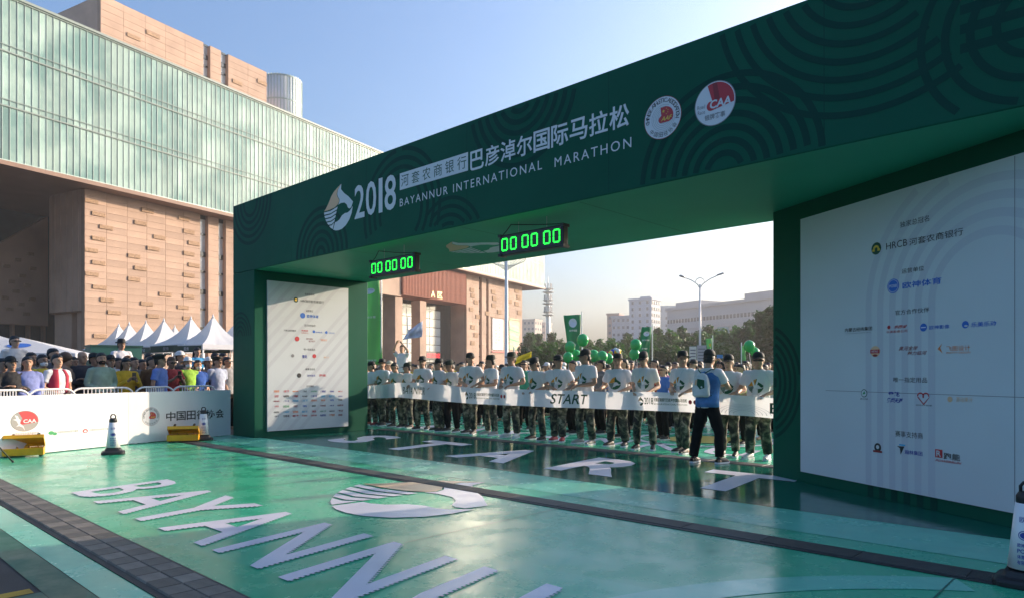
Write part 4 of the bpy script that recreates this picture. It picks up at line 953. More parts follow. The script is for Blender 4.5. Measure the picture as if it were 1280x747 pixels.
# white glazed drum
cyc = bt(352, 120, 12)[0]; rad_d = (bt(372, 110, 12)[0] - bt(334, 110, 12)[0]) / 2
zd = bt(352, 103, 12)[1]
b = MB(); b.lathe([(rad_d, ZT), (rad_d, zd)], 40, (cyc, 12, 0)); b.obj('glazed_drum', mat('white drum glass', (0.74, 0.77, 0.77), 0.2, var=0.1, vscale=0.4), bld, smooth=True)
for k in range(40):
    q = 2 * math.pi * k / 40; 
    if math.sin(q) > 0.3: continue
    b = MB(); b.box(-.06, .06, -.06, .06, ZT, zd + .2); o = b.obj('drum_mullion', M['fin'], bld, (cyc + rad_d * math.cos(q), 12 + rad_d * math.sin(q), 0), q)
for zz in (0.33, 0.66, 1.0):
    b = MB(); b.lathe([(rad_d + .05, ZT + (zd - ZT) * zz - .1), (rad_d + .05, ZT + (zd - ZT) * zz + .1)], 40, (cyc, 12, 0)); b.obj('drum_ring', M['fin'], bld)
# --- entrance with the terracotta canopy
TY = 0.9
e0 = bt(503.5, 360, TY)[0]; e1 = bt(582.5, 360, TY)[0]; ez0 = (bt(503.5, 366, TY)[1] + bt(582.5, 382, TY)[1]) / 2; ez1 = bt(570, 340, TY)[1]
b = MB(); b.box(e0, e1, TY, TY + 6, ez0, ez1); can = b.obj('canopy', M['terracotta'], bld)
n_ = 46
me = MB().box(-.05, .05, -.08, -.004, ez0 + .05, ez1 - .05).mesh('cladding_batten')
for k in range(n_): mesh_obj('cladding_batten', me, M['terracotta'], can, (e0 + (e1 - e0) * (k + .5) / n_, TY, 0))
CS = Sheet(lambda x, y, l: (x, TY - .09 - l, y), can)
a, z = bt(538, 371, TY); c, z2 = bt(543.5, 362, TY); M['gold_sign'] = mat('gold sign letters', (0.85, 0.55, 0.06), 0.35)
CS.text('A', a, c, z, z + (bt(541, 361.5, TY)[1] - bt(541, 369.5, TY)[1]), M['gold_sign'], 0.03, 'sign_letter', 0.03)
a, z = bt(546, 372.5, TY); c, _ = bt(552.5, 364, TY)
CS.text('区', a, c, z, z + (bt(549, 363, TY)[1] - bt(549, 371.5, TY)[1]), M['gold_sign'], 0.03, 'sign_letter', 0.03)
b = MB(); f0 = bt(455, 360, TY)[0]; b.box(f0, e0 - .02, TY + .3, TY + 6, bt(490, 368.5, TY)[1], ZB - .5); b.obj('fascia', M['stone'], bld)
zc = bt(490, 369, TY)[1] - .02
for xa, xb, xs in ((494, 503.2, 478.5), (525, 533, 514)):
    a = bt(xa, 400, TY + .6)[0]; c = bt(xb, 400, TY + .6)[0]; dpt = by(xs, 400, a)[0]
    b = MB(); b.box(a, c, TY + .6, max(TY + 2, dpt), 0, min(zc, ez0) - .02); b.obj('column', M['stone'], bld, bevel=.05)
GY = by(563.5, 400, bt(583, 400, SY)[0])[0]
g0 = bt(440, 400, GY)[0]; g1 = bt(583, 400, SY)[0]; gz = ZB - 6
nx, nz = 16, 9
b = MB(); b.box(g0, g1, GY + .1, GY + .2, 0, gz + 2); b.obj('lobby_wall', M['dark_glass'], bld)
me = MB().box(-(g1 - g0) / nx / 2 + .06, (g1 - g0) / nx / 2 - .06, 0, .04, .06, gz / nz - .06).mesh('lobby_pane')
for i in range(nx):
    for j in range(nz):
        o = mesh_obj('lobby_pane', me, M['dark_glass'], bld, (g0 + (g1 - g0) * (i + .5) / nx, GY, gz * j / nz))
        if (i % 5) in (1, 2, 3) and 2 <= j <= 7: own_mat(o, M['pale_glass'])
# right stone block with slits and two posters
r0 = bt(583, 400, SY)[0]; rs1 = bt(598.5, 400, SY)[0]; rs1b = bt(602, 400, SY)[0]; rs2 = bt(607.5, 400, SY)[0]; rs2b = bt(610.5, 400, SY)[0]; r1 = bt(652.5, 400, SY)[0]
for a, c in ((r0, rs1), (rs1b, rs2), (rs2b, r1)): stone_wall(False, a, c, 0, ZB - .45, SY, 2.6, .75)
slit(rs1, rs1b, SY, 0, ZB - .45, 9); slit(rs2, rs2b, SY, 0, ZB - .45, 9)
b = MB(); b.box(r0, r1, SY + .62, GY + .3, 0, ZB - .46); b.obj('stone_block', M['stone'], bld)
for x, y in ((587, 362), (588, 369), (592, 377), (586, 386), (594, 395), (588, 408), (592, 418), (588, 428), (613.5, 364.5), (615, 372.5), (614, 381), (621, 389), (643, 363), (645.5, 371), (643, 379), (634, 376), (646, 390), (606, 391)):
    relief(x, y, 5, SY)
for xa, xb, g_, lab in ((614.5, 628, 0, 'white poster with green vertical lettering'), (635.5, 648, 1, 'green picture poster')):
    a, zt = bt(xa, 397, SY); c, zb2 = bt(xb, 437, SY)
    b = MB(); b.box(a, c, SY - .22, SY - .17, zb2, zt); p = b.obj('poster', M['print_white'] if not g_ else mat('pale green poster', (0.35, 0.50, 0.25), 0.6, var=0.3, vscale=0.8), bld); p['label'] = lab
    PS = Sheet(lambda x, y, l: (x, SY - .22 - l, y), p)
    if not g_:
        for col, n in ((.62, 7), (.30, 6)):
            for k in range(n): PS.text('巴彦淖尔马拉松赛'[k], a + (c - a) * (col - .11), a + (c - a) * (col + .11), zt - (zt - zb2) * (.12 + .1 * k + (.0 if n == 7 else .2)), zt - (zt - zb2) * (.04 + .1 * k + (.0 if n == 7 else .2)), M['ink_lgreen'], .01, lift=.02)
    else:
        for k in range(5): PS.poly([(a + .1, zb2 + (zt - zb2) * (.16 + .15 * k)), (c - .1, zb2 + (zt - zb2) * (.08 + .15 * k)), (c - .1, zb2 + (zt - zb2) * (.14 + .15 * k)), (a + .1, zb2 + (zt - zb2) * (.22 + .15 * k))], M['ink_lgreen'] if k % 2 else M['ink_tan'], 'poster_print', .02)
a, z = bt(613.8, 438, SY); c, _ = bt(648.5, 438, SY)
b = MB(); b.box(a, c, SY - .24, SY - .15, z - .25, z); b.obj('poster_rail', M['ink_red'], bld)
a, z = bt(614, 396, SY); c, _ = bt(648.5, 396, SY); b = MB(); b.box(a, c, SY - .24, SY - .15, z - .1, z + .1); b.obj('poster_rail', M['stone_joint'], bld)
# red running-light sign in the lobby
a, z = bt(533.5, 446.5, GY - .3); c, z2 = bt(550, 441, GY - .3)
LSH = Sheet(lambda x, y, l: (x, GY - .3 - l, y), bld)
b = MB(); b.box(a - .3, c + .3, GY - .28, GY - .1, z - .3, z2 + .3); b.obj('sign_box', M['black_plastic'], bld)
LSH.text('热烈欢迎', a, c, z, z2, mat('red led', (0.4, 0, 0.01), 0.5, emit=(1.0, 0.02, 0.04), estr=0.9), .02, 'led_lettering', .02)

# ================================================================== TENTS
M['tent'] = mat('white tent cloth', (0.80, 0.80, 0.82), 0.65, bump=0.15, bscale=1.5, transl=0.38)
M['tent_green'] = mat('dark green sign board', (0.01, 0.075, 0.05), 0.5)
def make_tent(w, eave, peak, logo=False):
    r = empty('pagoda_tent')
    vs = []; fs = []; n = 7; m = 9
    prof = [(1.0, 0.0), (0.80, 0.085), (0.62, 0.19), (0.45, 0.33), (0.30, 0.51), (0.17, 0.72), (0.08, 0.90), (0.03, 1.0)]
    hw = w / 2
    names = []
    for s in range(4):           # four cloth panels
        vs = []; fs = []; c, sn = math.cos(R(90 * s)), math.sin(R(90 * s))
        for (k, h) in prof:
            for i in range(m + 1):
                q = -1 + 2 * i / m; x = q * hw * k; y = -hw * k; sag = (1 - q * q) * 0.10 * (1 - h) + .03 * math.sin(q * 9 + s * 2) * (1 - h)
                z = eave + (peak - eave) * h - sag
                vs.append((x * c - y * sn, x * sn + y * c, z))
        for a in range(len(prof) - 1):
            for i in range(m): fs.append((a * (m + 1) + i, a * (m + 1) + i + 1, (a + 1) * (m + 1) + i + 1, (a + 1) * (m + 1) + i))
        mesh_obj('roof_panel', pyd('roof_panel', vs, fs, True), M['tent'], r)
        b = MB(); p = [(-hw, -hw), (hw, -hw)]; 
        b.box(-hw, hw, -hw - .02, -hw + .0, eave - .32, eave - .005); b.obj('valance', M['tent'], r, rz=R(90 * s))
    for sx in (-1, 1):
        for sy in (-1, 1):
            b = MB(); b.box(sx * (hw - .06) - .04, sx * (hw - .06) + .04, sy * (hw - .06) - .04, sy * (hw - .06) + .04, 0, eave - .01); b.obj('leg', M['white_metal'], r)
    b = MB(); b.lathe([(.10, peak - .06), (.07, peak + .05), (.03, peak + .16), (.005, peak + .25)], 10); b.obj('finial', M['tent'], r, smooth=True)
    return r
TW = 3.5
tent0 = make_tent(TW, 3.2, 5.0)
tents = [(148.5, 403, 'white pointed tent farthest left in the row of peaks'), (162.5, 401, 'second white pointed tent from the left in the row of peaks'), (181.5, 399, 'third white pointed tent from the left in the row of peaks'),
         (204.5, 396.5, 'fourth white pointed tent above the red sign'), (238, 393.5, 'tall white pointed tent right of the small far tent tip'), (267, 391.5, 'largest full white pointed tent beside the stone piers'), (296, 396, 'white pointed tent half hidden by the left leg of the arch')]
for i, (x, y, lab) in enumerate(tents):
    d = FPX * (5.25 - CAM_H) / (HY - y); o = tent0 if i == 0 else copy_tree(tent0)
    o.location = (ray(x) * d, d, 0); o.rotation_euler = (R((-1.2, .8, -.5, 1.0, -.8, .5, .9)[i]), R((.6, -1, .9, -.4, 1.1, -.7, .3)[i]), R(57 + (3, -4, 2, -2, 4, -3, 1)[i])); tag(o, lab, 'tent', 'white pagoda tents in front of the stone building')
    sg = MB(); sg.box(-TW / 2 + .1, TW / 2 - .1, -TW / 2 - .07, -TW / 2 - .03, 2.70, 3.12)
    s = sg.obj('sign_board', M['tent_green'] if i != 3 else mat('red sign board', (0.50, 0.03, 0.04), 0.5), o, rz=R(-90))
    SS = Sheet(lambda xx, yy, l: (xx, -TW / 2 - .07 - l, yy), s); SS.text('服务' if i != 3 else '志愿服务医疗点', -.3 if i != 3 else -1.0, .3 if i != 3 else 1.0, 2.80, 3.04, M['print_white'], .01, lift=.01)
o = copy_tree(tent0); d = 62; o.location = (ray(218.5) * d, d, 0); z_t = CAM_H + (HY - 405) / FPX * d; o.scale = (1, 1, z_t / 5.25); o.rotation_euler = (0, 0, R(66)); tag(o, 'small far white tent tip between the larger peaks', 'tent', 'white pagoda tents in front of the stone building')
def make_canopy():
    r = empty('canopy_tent'); hw = 2.6; e = 2.75; pk = 3.65
    for s in range(4):
        q = R(90 * s); c, sn = math.cos(q), math.sin(q); vs = []
        for x, y, z in ((-hw, -hw, e), (hw, -hw, e), (0, 0, pk)): vs.append((x * c - y * sn, x * sn + y * c, z))
        mesh_obj('roof_panel', pyd('roof_panel', vs, [(0, 1, 2)]), M['tent'], r)
        MB().box(-hw, hw, -hw - .015, -hw, e - .28, e - .003).obj('valance', M['tent'], r, rz=q)
        MB().box(hw - .1, hw - .04, hw - .1, hw - .04, 0, e).obj('leg', M['white_metal'], r, rz=q)
    return r
o = make_canopy(); d = 30.0; o.location = (ray(26) * d, d, 0); z_t = CAM_H + (HY - 421) / FPX * d; o.scale = (1, 1, z_t / 3.65); o.rotation_euler = (0, 0, R(20)); tag(o, 'low white canopy with a blue round mark at the far left', 'tent')
cs = Sheet(lambda x, y, l: (x, -2.6 + (y) * 2.6, 2.75 + y * .9 + .02 + l), o); cs.disc(.35, .42, .42, M['ink_blue'], 'logo_print', 0.01, .14)
o2 = make_canopy(); d = 38.0; o2.location = (ray(-5) * d, d, 0); o2.rotation_euler = (0, 0, R(35)); o2.scale = (.9, .9, .95); tag(o2, 'white canopy roof edge behind the blue marked canopy, cut by the left edge', 'tent')
# dark green ticket box among the tents
d = 36; o = empty('service_booth', (ray(142) * d, d, 0), R(40)); tag(o, 'dark green service booth behind the crowd below the leftmost tents', 'booth')
MB().box(-1.15, 1.15, -.8, .8, 0, 2.72).obj('booth_wall', mat('green booth board', (0.02, 0.12, 0.09), 0.6, var=0.1), o); MB().box(-1.2, 1.2, -.85, .85, 2.722, 2.80).obj('booth_roof', M['tent_green'], o); MB().box(-.5, .6, -.84, -.803, 1.1, 2.2).obj('window', M['pale_glass'], o)
# beige backing wall of the booths
# ================================================================== TREES BEYOND THE CROWD
def leaf_mat(name, col):
    m = mat(name, col, 0.6, var=0.45, vscale=1.1, transl=0.22, objvar=0.22)
    for q in m.node_tree.nodes:
        if q.type == 'BSDF_TRANSLUCENT': q.inputs[0].default_value = (col[0] * 2.6, col[1] * 2.4, col[2] * 1.2, 1)
    return m
M['leaf_a'] = leaf_mat('mid green leaves', (0.020, 0.085, 0.008)); M['leaf_b'] = leaf_mat('dark green leaves', (0.011, 0.054, 0.006)); M['leaf_c'] = leaf_mat('grey green leaves', (0.024, 0.075, 0.014))
M['bark'] = mat('tree bark', (0.09, 0.065, 0.045), 0.9, var=0.3, vscale=5)
def tree_meshes(seed, h, cw, base, poplar=False, clumps=105, leaf=.30):
    r = random.Random(seed); tk = MB()
    tk.tube([(0, 0, 0), (r.uniform(-.1, .1), r.uniform(-.1, .1), h * .3), (r.uniform(-.2, .2), r.uniform(-.2, .2), h * .62), (0, 0, h * .9)], [h * .022, h * .017, h * .010, h * .003], 8)
    cs = []
    for i in range(clumps):
        for _ in range(30):
            x, y, z = r.uniform(-1, 1), r.uniform(-1, 1), r.uniform(-1, 1)
            if x * x + y * y + z * z < 1: break
        q = (z + 1) / 2
        tap = (1 - abs(q - .42) ** 1.4 * (1.0 if poplar else .75))
        wob = .72 + .5 * noise.noise(Vector((x * 1.7 + seed, y * 1.7, z * 2.2)))
        c = Vector((x * cw / 2 * tap * wob, y * cw / 2 * tap * wob, base + (h - base) * q)); cs.append(c)
    for i in range(9):
        c = cs[r.randrange(len(cs))]; z0 = max(h * .18, c.z - h * .25)
        tk.tube([(0, 0, z0), (c.x * .5, c.y * .5, (z0 + c.z) / 2 + .1), tuple(c)], [h * .008, h * .005, h * .002], 5)
    lv = MB(); 
    for c in cs:
        cr = r.uniform(.06, .115) * h * (0.8 if poplar else 1.0)
        for k in range(34):
            d = Vector((r.gauss(0, 1), r.gauss(0, 1), r.gauss(0, .8))).normalized() * cr * r.random() ** .45
            p = c + d; n = Vector((r.gauss(0, 1), r.gauss(0, 1), r.gauss(.5, 1))).normalized()
            a = n.orthogonal().normalized(); b_ = n.cross(a); s = leaf * r.uniform(.6, 1.25); s2 = s * r.uniform(.45, .7)
            lv.add([p - a * s, p + b_ * s2, p + a * s, p - b_ * s2], [(0, 1, 2, 3)])
    return tk.mesh('trunk', True), lv.mesh('crown')
TT = [tree_meshes(1, 8.5, 7.5, 1.6), tree_meshes(2, 9.0, 6.5, 1.5), tree_meshes(3, 9.5, 4.0, .9, True), tree_meshes(4, 8.0, 8.5, 1.2), tree_meshes(5, 11.0, 3.4, .8, True)]
LM = ['leaf_a', 'leaf_b', 'leaf_c', 'leaf_a', 'leaf_b']
def tree(kind, loc, s, rz, label, group='trees beyond the waiting crowd', mt=None, name='street_tree'):
    r = empty(name, loc, rz); r.scale = (s, s, s); tag(r, label, 'tree', group)
    mesh_obj('trunk', TT[kind][0], M['bark'], r); o = mesh_obj('crown', TT[kind][1], M[LM[kind]], r)
    if mt: own_mat(o, M[mt])
    return r
_o = ['first', 'second', 'third', 'fourth', 'fifth', 'sixth', 'seventh', 'eighth', 'ninth', 'tenth', 'eleventh', 'twelfth', 'thirteenth', 'fourteenth', 'fifteenth', 'sixteenth', 'seventeenth', 'eighteenth', 'nineteenth']
ORD = _o + ['twentieth'] + ['twenty ' + q for q in _o[:9]] + ['thirtieth'] + ['thirty ' + q for q in _o[:9]] + ['fortieth'] + ['forty ' + q for q in _o[:9]]
HT = [8.5, 9.0, 9.5, 8.0, 11.0]
rt_ = random.Random(21)
front = [(662, 409, 2, 120), (673, 414, 4, 125), (690, 413, 4, 130), (700, 418, 2, 125), (716, 420, 0, 105), (735, 417, 2, 118), (750, 424, 3, 98), (768, 419, 0, 100), (785, 415, 1, 104), (803, 411, 0, 98), (822, 409, 1, 102), (838, 412, 3, 92), (853, 407, 1, 98), (871, 411, 0, 90), (886, 405, 1, 98), (903, 411, 3, 84), (919, 403, 0, 92), (936, 399, 1, 84), (951, 386, 4, 74), (965, 379, 4, 68), (979, 384, 1, 66), (995, 382, 0, 70)]
wh = ['leftmost', 'second', 'third', 'fourth', 'fifth', 'sixth', 'seventh', 'eighth', 'ninth', 'tenth', 'eleventh', 'twelfth', 'thirteenth', 'fourteenth', 'fifteenth', 'sixteenth', 'seventeenth', 'eighteenth']
kindw = ['broad mid green tree', 'dense dark green tree', 'slim grey green poplar', 'low spreading green tree', 'tall dark poplar']
for i, (x, y, k, d) in enumerate(front):
    h = CAM_H + (HY - y) / FPX * d
    if i < 18: lab = kindw[k] + ', ' + wh[i] + ' from the stone building in the tree line'
    elif i < 20: lab = ('tall dark tree rising beside the right leg of the arch', 'tallest dark tree against the edge of the right leg of the arch')[i - 18]
    else: lab = ('dark tree just hidden behind the right leg of the arch', 'broad tree well hidden behind the right leg of the arch')[i - 20]
    tree(k, (ray(x) * d, d, 0), h / HT[k] * .97, rt_.uniform(0, 6.28), lab)
for i, x in enumerate((658, 684, 707, 727, 744, 761, 777, 795, 813, 830, 846, 862, 879, 895, 911, 928, 944, 958, 972)):   # low shrubs at the foot of the line
    d = rt_.uniform(66, 76); tree((3, 0)[i % 2], (ray(x) * d, d, -.9), rt_.uniform(.52, .64), rt_.uniform(0, 6.28), 'low bushy shrub, ' + ORD[i] + ' from the stone building at the foot of the tree line', 'shrubs at the foot of the tree line', 'leaf_a' if i % 3 else 'leaf_b', 'shrub')

# ================================================================== FAR BUILDINGS
def far_block(name, label, cx, d, rz, w, dp, h, colL, floors, cols, ww, wh_, col_win=(.10, .12, .15), parapet=True, side_cols=3):
    r = empty(name, (ray(cx) * d, d, 0), rz); tag(r, label, 'building')
    m = mat(label[:20], colL, .8, var=.05, vscale=.1); mw = mat('far window', col_win, .25)
    MB().box(-w / 2, w / 2, -dp / 2, dp / 2, 0, h).obj('wall', m, r)
    if parapet: MB().box(-w / 2 - .4, w / 2 + .4, -dp / 2 - .4, dp / 2 + .4, h + .01, h + .9).obj('parapet', m, r)
    me = MB().box(-ww / 2, ww / 2, -.25, -.02, -wh_ / 2, wh_ / 2).mesh('window')
    for j in range(floors):
        z = h * (j + .6) / floors
        for i in range(cols): mesh_obj('window', me, mw, r, (-w / 2 + w * (i + .5) / cols, -dp / 2, z))
        for i in range(side_cols):
            mesh_obj('window', me, mw, r, (w / 2, -dp / 2 + dp * (i + .5) / side_cols, z), R(90))
            mesh_obj('window', me, mw, r, (-w / 2, -dp / 2 + dp * (i + .5) / side_cols, z), R(-90))
    return r
d = 330
r = far_block('apartment_block', 'pale apartment tower with a sunlit right face beyond the trees', 806, d, R(-38), 11.5, 9.5, CAM_H + (HY - 376) / FPX * d, (.50, .53, .58), 12, 3, 1.1, 1.4, side_cols=4)
MB().box(-1.5, 4, -2, 2, CAM_H + (HY - 375) / FPX * d, CAM_H + (HY - 371) / FPX * d).obj('roof_house', mat('roof house', (.5, .52, .56), .8), r)
far_block('apartment_block', 'low grey block left of the pale apartment tower', 780, 340, R(-30), 9.5, 8, CAM_H + (HY - 397) / FPX * 340, (.42, .45, .50), 8, 4, 1.2, 1.3)
far_block('apartment_block', 'reddish low block at the left end of the far skyline right of the green flag', 769, 352, R(-25), 6, 8, CAM_H + (HY - 394) / FPX * 352, (.38, .24, .21), 8, 2, 1.2, 1.3)
far_block('apartment_block', 'bluish block between the apartment tower and the long grey hall', 833, 345, R(-10), 10, 8, CAM_H + (HY - 385) / FPX * 345, (.34, .40, .46), 9, 3, 1.2, 1.3)
far_block('apartment_block', 'beige distant block just right of the stone building', 661, 420, R(-30), 13, 9, CAM_H + (HY - 401) / FPX * 420, (.50, .42, .36), 9, 5, 1.3, 1.4)
far_block('apartment_block', 'pinkish distant block behind the communication tower', 677, 440, R(-30), 10, 9, CAM_H + (HY - 405) / FPX * 440, (.48, .40, .37), 8, 4, 1.3, 1.4)
# the long grey hall
HP = Vector(px_depth(834, HY, 310)); HQ = Vector(px_depth(1010, HY, 245)); hd = (HQ - HP); HL = hd.length; hr = math.atan2(hd.y, hd.x)
r = empty('government_hall', (HP.x, HP.y, 0), hr); tag(r, 'long grey hall with rows of small windows behind the trees at right', 'building')
hg = mat('grey granite hall', (.38, .375, .39), .8, var=.06, vscale=.05)
hz = CAM_H + (HY - 388) / FPX * 308
MB().box(0, HL, 0, 18, 0, hz).obj('wall', hg, r); MB().box(-.4, HL + .4, -.9, 18.4, hz + .01, hz + 1.2).obj('cornice', hg, r); MB().box(-.2, HL + .2, -.5, 0, hz * .70, hz * .715).obj('string_course', hg, r)
MB().box(5, 20, .5, 17, hz + 1.21, hz + 3.2).obj('attic', hg, r); MB().box(HL * .60, HL, .5, 17, hz + 1.21, hz + 3.4).obj('attic', hg, r)
me = MB().box(-.6, .6, -.12, -.01, -.8, .8).mesh('window'); me2 = MB().box(-.55, .55, -.12, -.01, -2.6, 2.6).mesh('window'); mw = mat('hall window', (.03, .035, .045), .3)
n = 40
for i in range(n):
    x = HL * (i + .5) / n
    mesh_obj('window', me, mw, r, (x, 0, hz * .83))
    if abs(x - HL * .46) > 3.6: mesh_obj('window', me2, mw, r, (x, 0, hz * .55)); mesh_obj('window', me2, mw, r, (x, 0, hz * .28))
p = MB().box(HL * .46 - 3, HL * .46 + 3, -.6, -.02, hz * .42, hz * .69).obj('glass_entrance', mat('teal glass', (.10, .28, .32), .2), r)
Sheet(lambda x, y, l: (x, -.6 - l, y), p).disc(HL * .46, hz * .58, .9, M['ink_red'], 'emblem', .03)

# ================================================================== POSTS, TOWER, LAMPS
d = 64.0; o = empty('street_lamp', (ray(875) * d, d, 0)); tag(o, 'tall white street lamp with two curved arms above the trees', 'street lamp')
zt = CAM_H + (HY - 355) / FPX * d
MB().tube([(0, 0, 0), (0, 0, zt * .5), (0, 0, zt)], [.13, .10, .075], 12).obj('pole', M['white_metal'], o, smooth=True)
k_ = d / FPX
for s, xe, ye in ((-1, -24, 11), (1, 28, 14)):
    X = xe * k_; Z = zt + ye * k_ - .15
    MB().tube([(0, 0, zt - .4), (s * .25, 0, zt), (X * .45, 0, zt + (Z - zt) * .55), (X * .8, 0, zt + (Z - zt) * .9), (X * .86, 0, Z)], .045, 8).obj('arm', M['white_metal'], o, smooth=True)
    MB().tube([(X * .75, 0, Z - .06), (X * .9, 0, Z + .02), (X * 1.02, 0, Z + .1), (X * 1.1, 0, Z + .12)], [(.06, .05), (.2, .09), (.18, .09), (.04, .03)], 10).obj('lamp_head', M['steel'], o, smooth=True)
b = MB(); 
b.tube([(.42 * math.cos(R(q)), 0, zt + .15 + .42 * math.sin(R(q))) for q in range(0, 181, 15)], .035, 6); b.obj('ornament', M['white_metal'], o)
d = 190.0; o = empty('communication_tower', (ray(685) * d, d, 0)); tag(o, 'thin white communication tower with three ring platforms', 'tower')
zt = CAM_H + (HY - 360) / FPX * d
MB().tube([(0, 0, 0), (0, 0, zt)], [.75, .5], 12).obj('mast', M['white_metal'], o, smooth=True); MB().tube([(0, 0, zt), (0, 0, zt + 3.2)], [.2, .05], 6).obj('spike', M['white_metal'], o)
for y in (365.5, 379.5, 393.5):
    z = CAM_H + (HY - y) / FPX * d
    MB().lathe([(.5, z - .35), (1.5, z), (1.55, z + .15), (.5, z + .25)], 20).obj('platform', M['white_metal'], o)
    MB().lathe([(1.45, z + .9), (1.5, z + 1.0)], 20).obj('railing', M['white_metal'], o)
    for q in range(0, 360, 45): MB().box(-.12, .12, -.1, .1, z + .6, z + 2.4).obj('antenna', M['steel'], o, (1.0 * math.cos(R(q)), 1.0 * math.sin(R(q)), 0), R(q))
d = 46.0; o = empty('plaza_lamp', (ray(633) * d, d, 0)); tag(o, 'pale lamp pole with curved ribs standing before the stone building', 'street lamp')
zt = CAM_H + (HY - 318) / FPX * d
MB().tube([(0, 0, 0), (0, 0, 1.2), (0, 0, zt)], [.16, .13, .10], 12).obj('pole', M['white_metal'], o, smooth=True)
for s in (-1, 1):
    for q in range(5):
        X = s * (.25 + q * .27); b = MB(); b.tube([(0, 0, zt - .9 - .05 * q), (X * .4, 0, zt - .75), (X * .85, 0, zt - .35), (X, 0, zt + .3)], .02, 5); b.obj('rib', M['steel'], o)
    b = MB(); b.tube([(0, 0, zt - .75), (s * .6, 0, zt - .72), (s * 1.2, 0, zt - .45), (s * 1.5, 0, zt + .1)], .025, 5); b.obj('rib', M['steel'], o)

# ================================================================== BALLOONS, FLAGS, NOTICE BOARDS
M['balloon'] = mat('green foil balloon', (.015, .40, .09), .18, spec=.7)
def balloon(x, y, d, r_, m, label, group, name='balloon'):
    P = px_depth(x, y, d); o = empty(name, P); tag(o, label, 'balloon', group)
    MB().ball((0, 0, 0), (r_, r_ * .85, r_ * 1.08), 18, 12).obj('skin', m, o, smooth=True)
    MB().lathe([(.03, -r_ * 1.16), (.012, -r_ * 1.05)], 8).obj('knot', m, o); MB().tube([(0, 0, -r_ * 1.1), (.05, .03, -r_ * 1.1 - .4), (0, 0, -max(.9, P.z - 1.5))], .006, 4).obj('string', M['print_white'], o)
for x, y, d, rr_, lab in ((728.4, 424.5, 22, .19, 'green balloon highest in the bunch under the green flag'), (712.6, 433, 22, .17, 'green balloon left of the tall volunteer below the round flag mark'), (710, 446, 21.5, .16, 'lowest left green balloon beside the tall volunteer'), (720, 443.5, 22.3, .17, 'green balloon tucked behind the tall volunteer hat'),
        (742, 444, 22, .18, 'green balloon right against the tall volunteer hat'), (752.5, 445.5, 21.5, .18, 'middle green balloon right of the tall volunteer'), (760.5, 447.5, 22.2, .16, 'rightmost green balloon beside the multicoloured bunch'), (794.6, 430.5, 21, .17, 'upper green balloon beside the green upright flag'), (793, 442, 21, .16, 'lower green balloon beside the green upright flag'),
        (936.6, 432.2, 18, .145, 'larger green balloon above the cap of the rightmost volunteer'), (943.5, 439.5, 18.3, .12, 'smaller green balloon above the cap of the rightmost volunteer')):
    balloon(x, y, d, rr_, M['balloon'], lab, 'green balloons held over the crowd')
rb = random.Random(5); P = px_depth(768, 443, 23); o = empty('balloon_bunch', P); tag(o, 'bunch of small multicoloured balloons over the crowd', 'balloon')
cols = [(.7, .03, .04), (.75, .35, .02), (.05, .08, .5), (.55, .05, .35), (.8, .6, .05), (.6, .6, .65), (.3, .04, .4)]
ms = [mat('toy balloon', c, .2) for c in cols]
me = MB().ball((0, 0, 0), .075, 10, 8).mesh('small_balloon', True)
for k in range(34):
    q = Vector((rb.gauss(0, 1), rb.gauss(0, 1), rb.gauss(0, 1))).normalized() * rb.uniform(.05, .21)
    bo = mesh_obj('small_balloon', me, ms[0], o, (q.x * 1.25, q.y, q.z)); own_mat(bo, rb.choice(ms))
MB().tube([(0, 0, -.1), (0, 0, -1.0)], .006, 4).obj('string', M['print_white'], o)
def flag(label, px, d, mt, pole_x, name='banner_flag', mark=None, wav=.10, word=None):
    """cloth flag given by four photo pixels (top left, top right, bottom right, bottom left)"""
    P0 = px_depth(pole_x, HY, d); o = empty(name, (P0.x, P0.y, 0)); tag(o, label, 'flag')
    q = [px_depth(x, y, d) - Vector((P0.x, P0.y, 0)) for x, y in px]; n, m = 8, 14; vs = []
    for j in range(m + 1):
        for i in range(n + 1):
            a, c = i / n, j / m; T = q[0].lerp(q[1], a); B = q[3].lerp(q[2], a); p = T.lerp(B, c)
            p.y += wav * (math.sin(a * 7 + c * 3) * .6 + math.sin(c * 9 + a * 2) * .4); vs.append(p)
    fs = [(j * (n + 1) + i, (j + 1) * (n + 1) + i, (j + 1) * (n + 1) + i + 1, j * (n + 1) + i + 1) for j in range(m) for i in range(n)]
    me = pyd('cloth', vs, fs, True); c = mesh_obj('cloth', me, mt, o); s = c.modifiers.new('t', 'SOLIDIFY'); s.thickness = .01
    top = max(v.z for v in q)
    MB().tube([(0, .02, 0), (0, .02, top + .12)], .022, 8).obj('pole', M['white_metal'], o)
    if mark:
        def f(a, c_, l):
            T = q[0].lerp(q[1], a); B = q[3].lerp(q[2], a); p = T.lerp(B, 1 - c_); p.y += wav * (math.sin(a * 7 + (1 - c_) * 3) * .6 + math.sin((1 - c_) * 9 + a * 2) * .4) - .02 - l - .02
            return p
        sh = Sheet(f, c)
        for kind, a, c_, ra, rc in mark:
            if kind == 'disc': sh.disc(a, c_, ra, M['print_white'], 'mark', .004, rc)
            elif kind == 'word': sh.text('欧神体育', a - ra, a + ra, c_ - rc, c_ + rc, M['print_white'], .01, lift=.004)
            elif kind == 'bar': sh.rect(a - ra, a + ra, c_ - rc, c_ + rc, M['ink_gold'], 'mark', .004)
    return o
M['flag_green'] = mat('green flag cloth', (.05, .28, .15), .7, transl=.5); M['flag_pale'] = mat('pale green flag cloth', (.22, .50, .22), .7, transl=.5)
M['flag_yellow'] = mat('yellow flag cloth', (.72, .62, .06), .7, transl=.35); M['flag_blue'] = mat('blue and white flag', (.50, .56, .70), .7, var=.5, vscale=5, transl=.4)
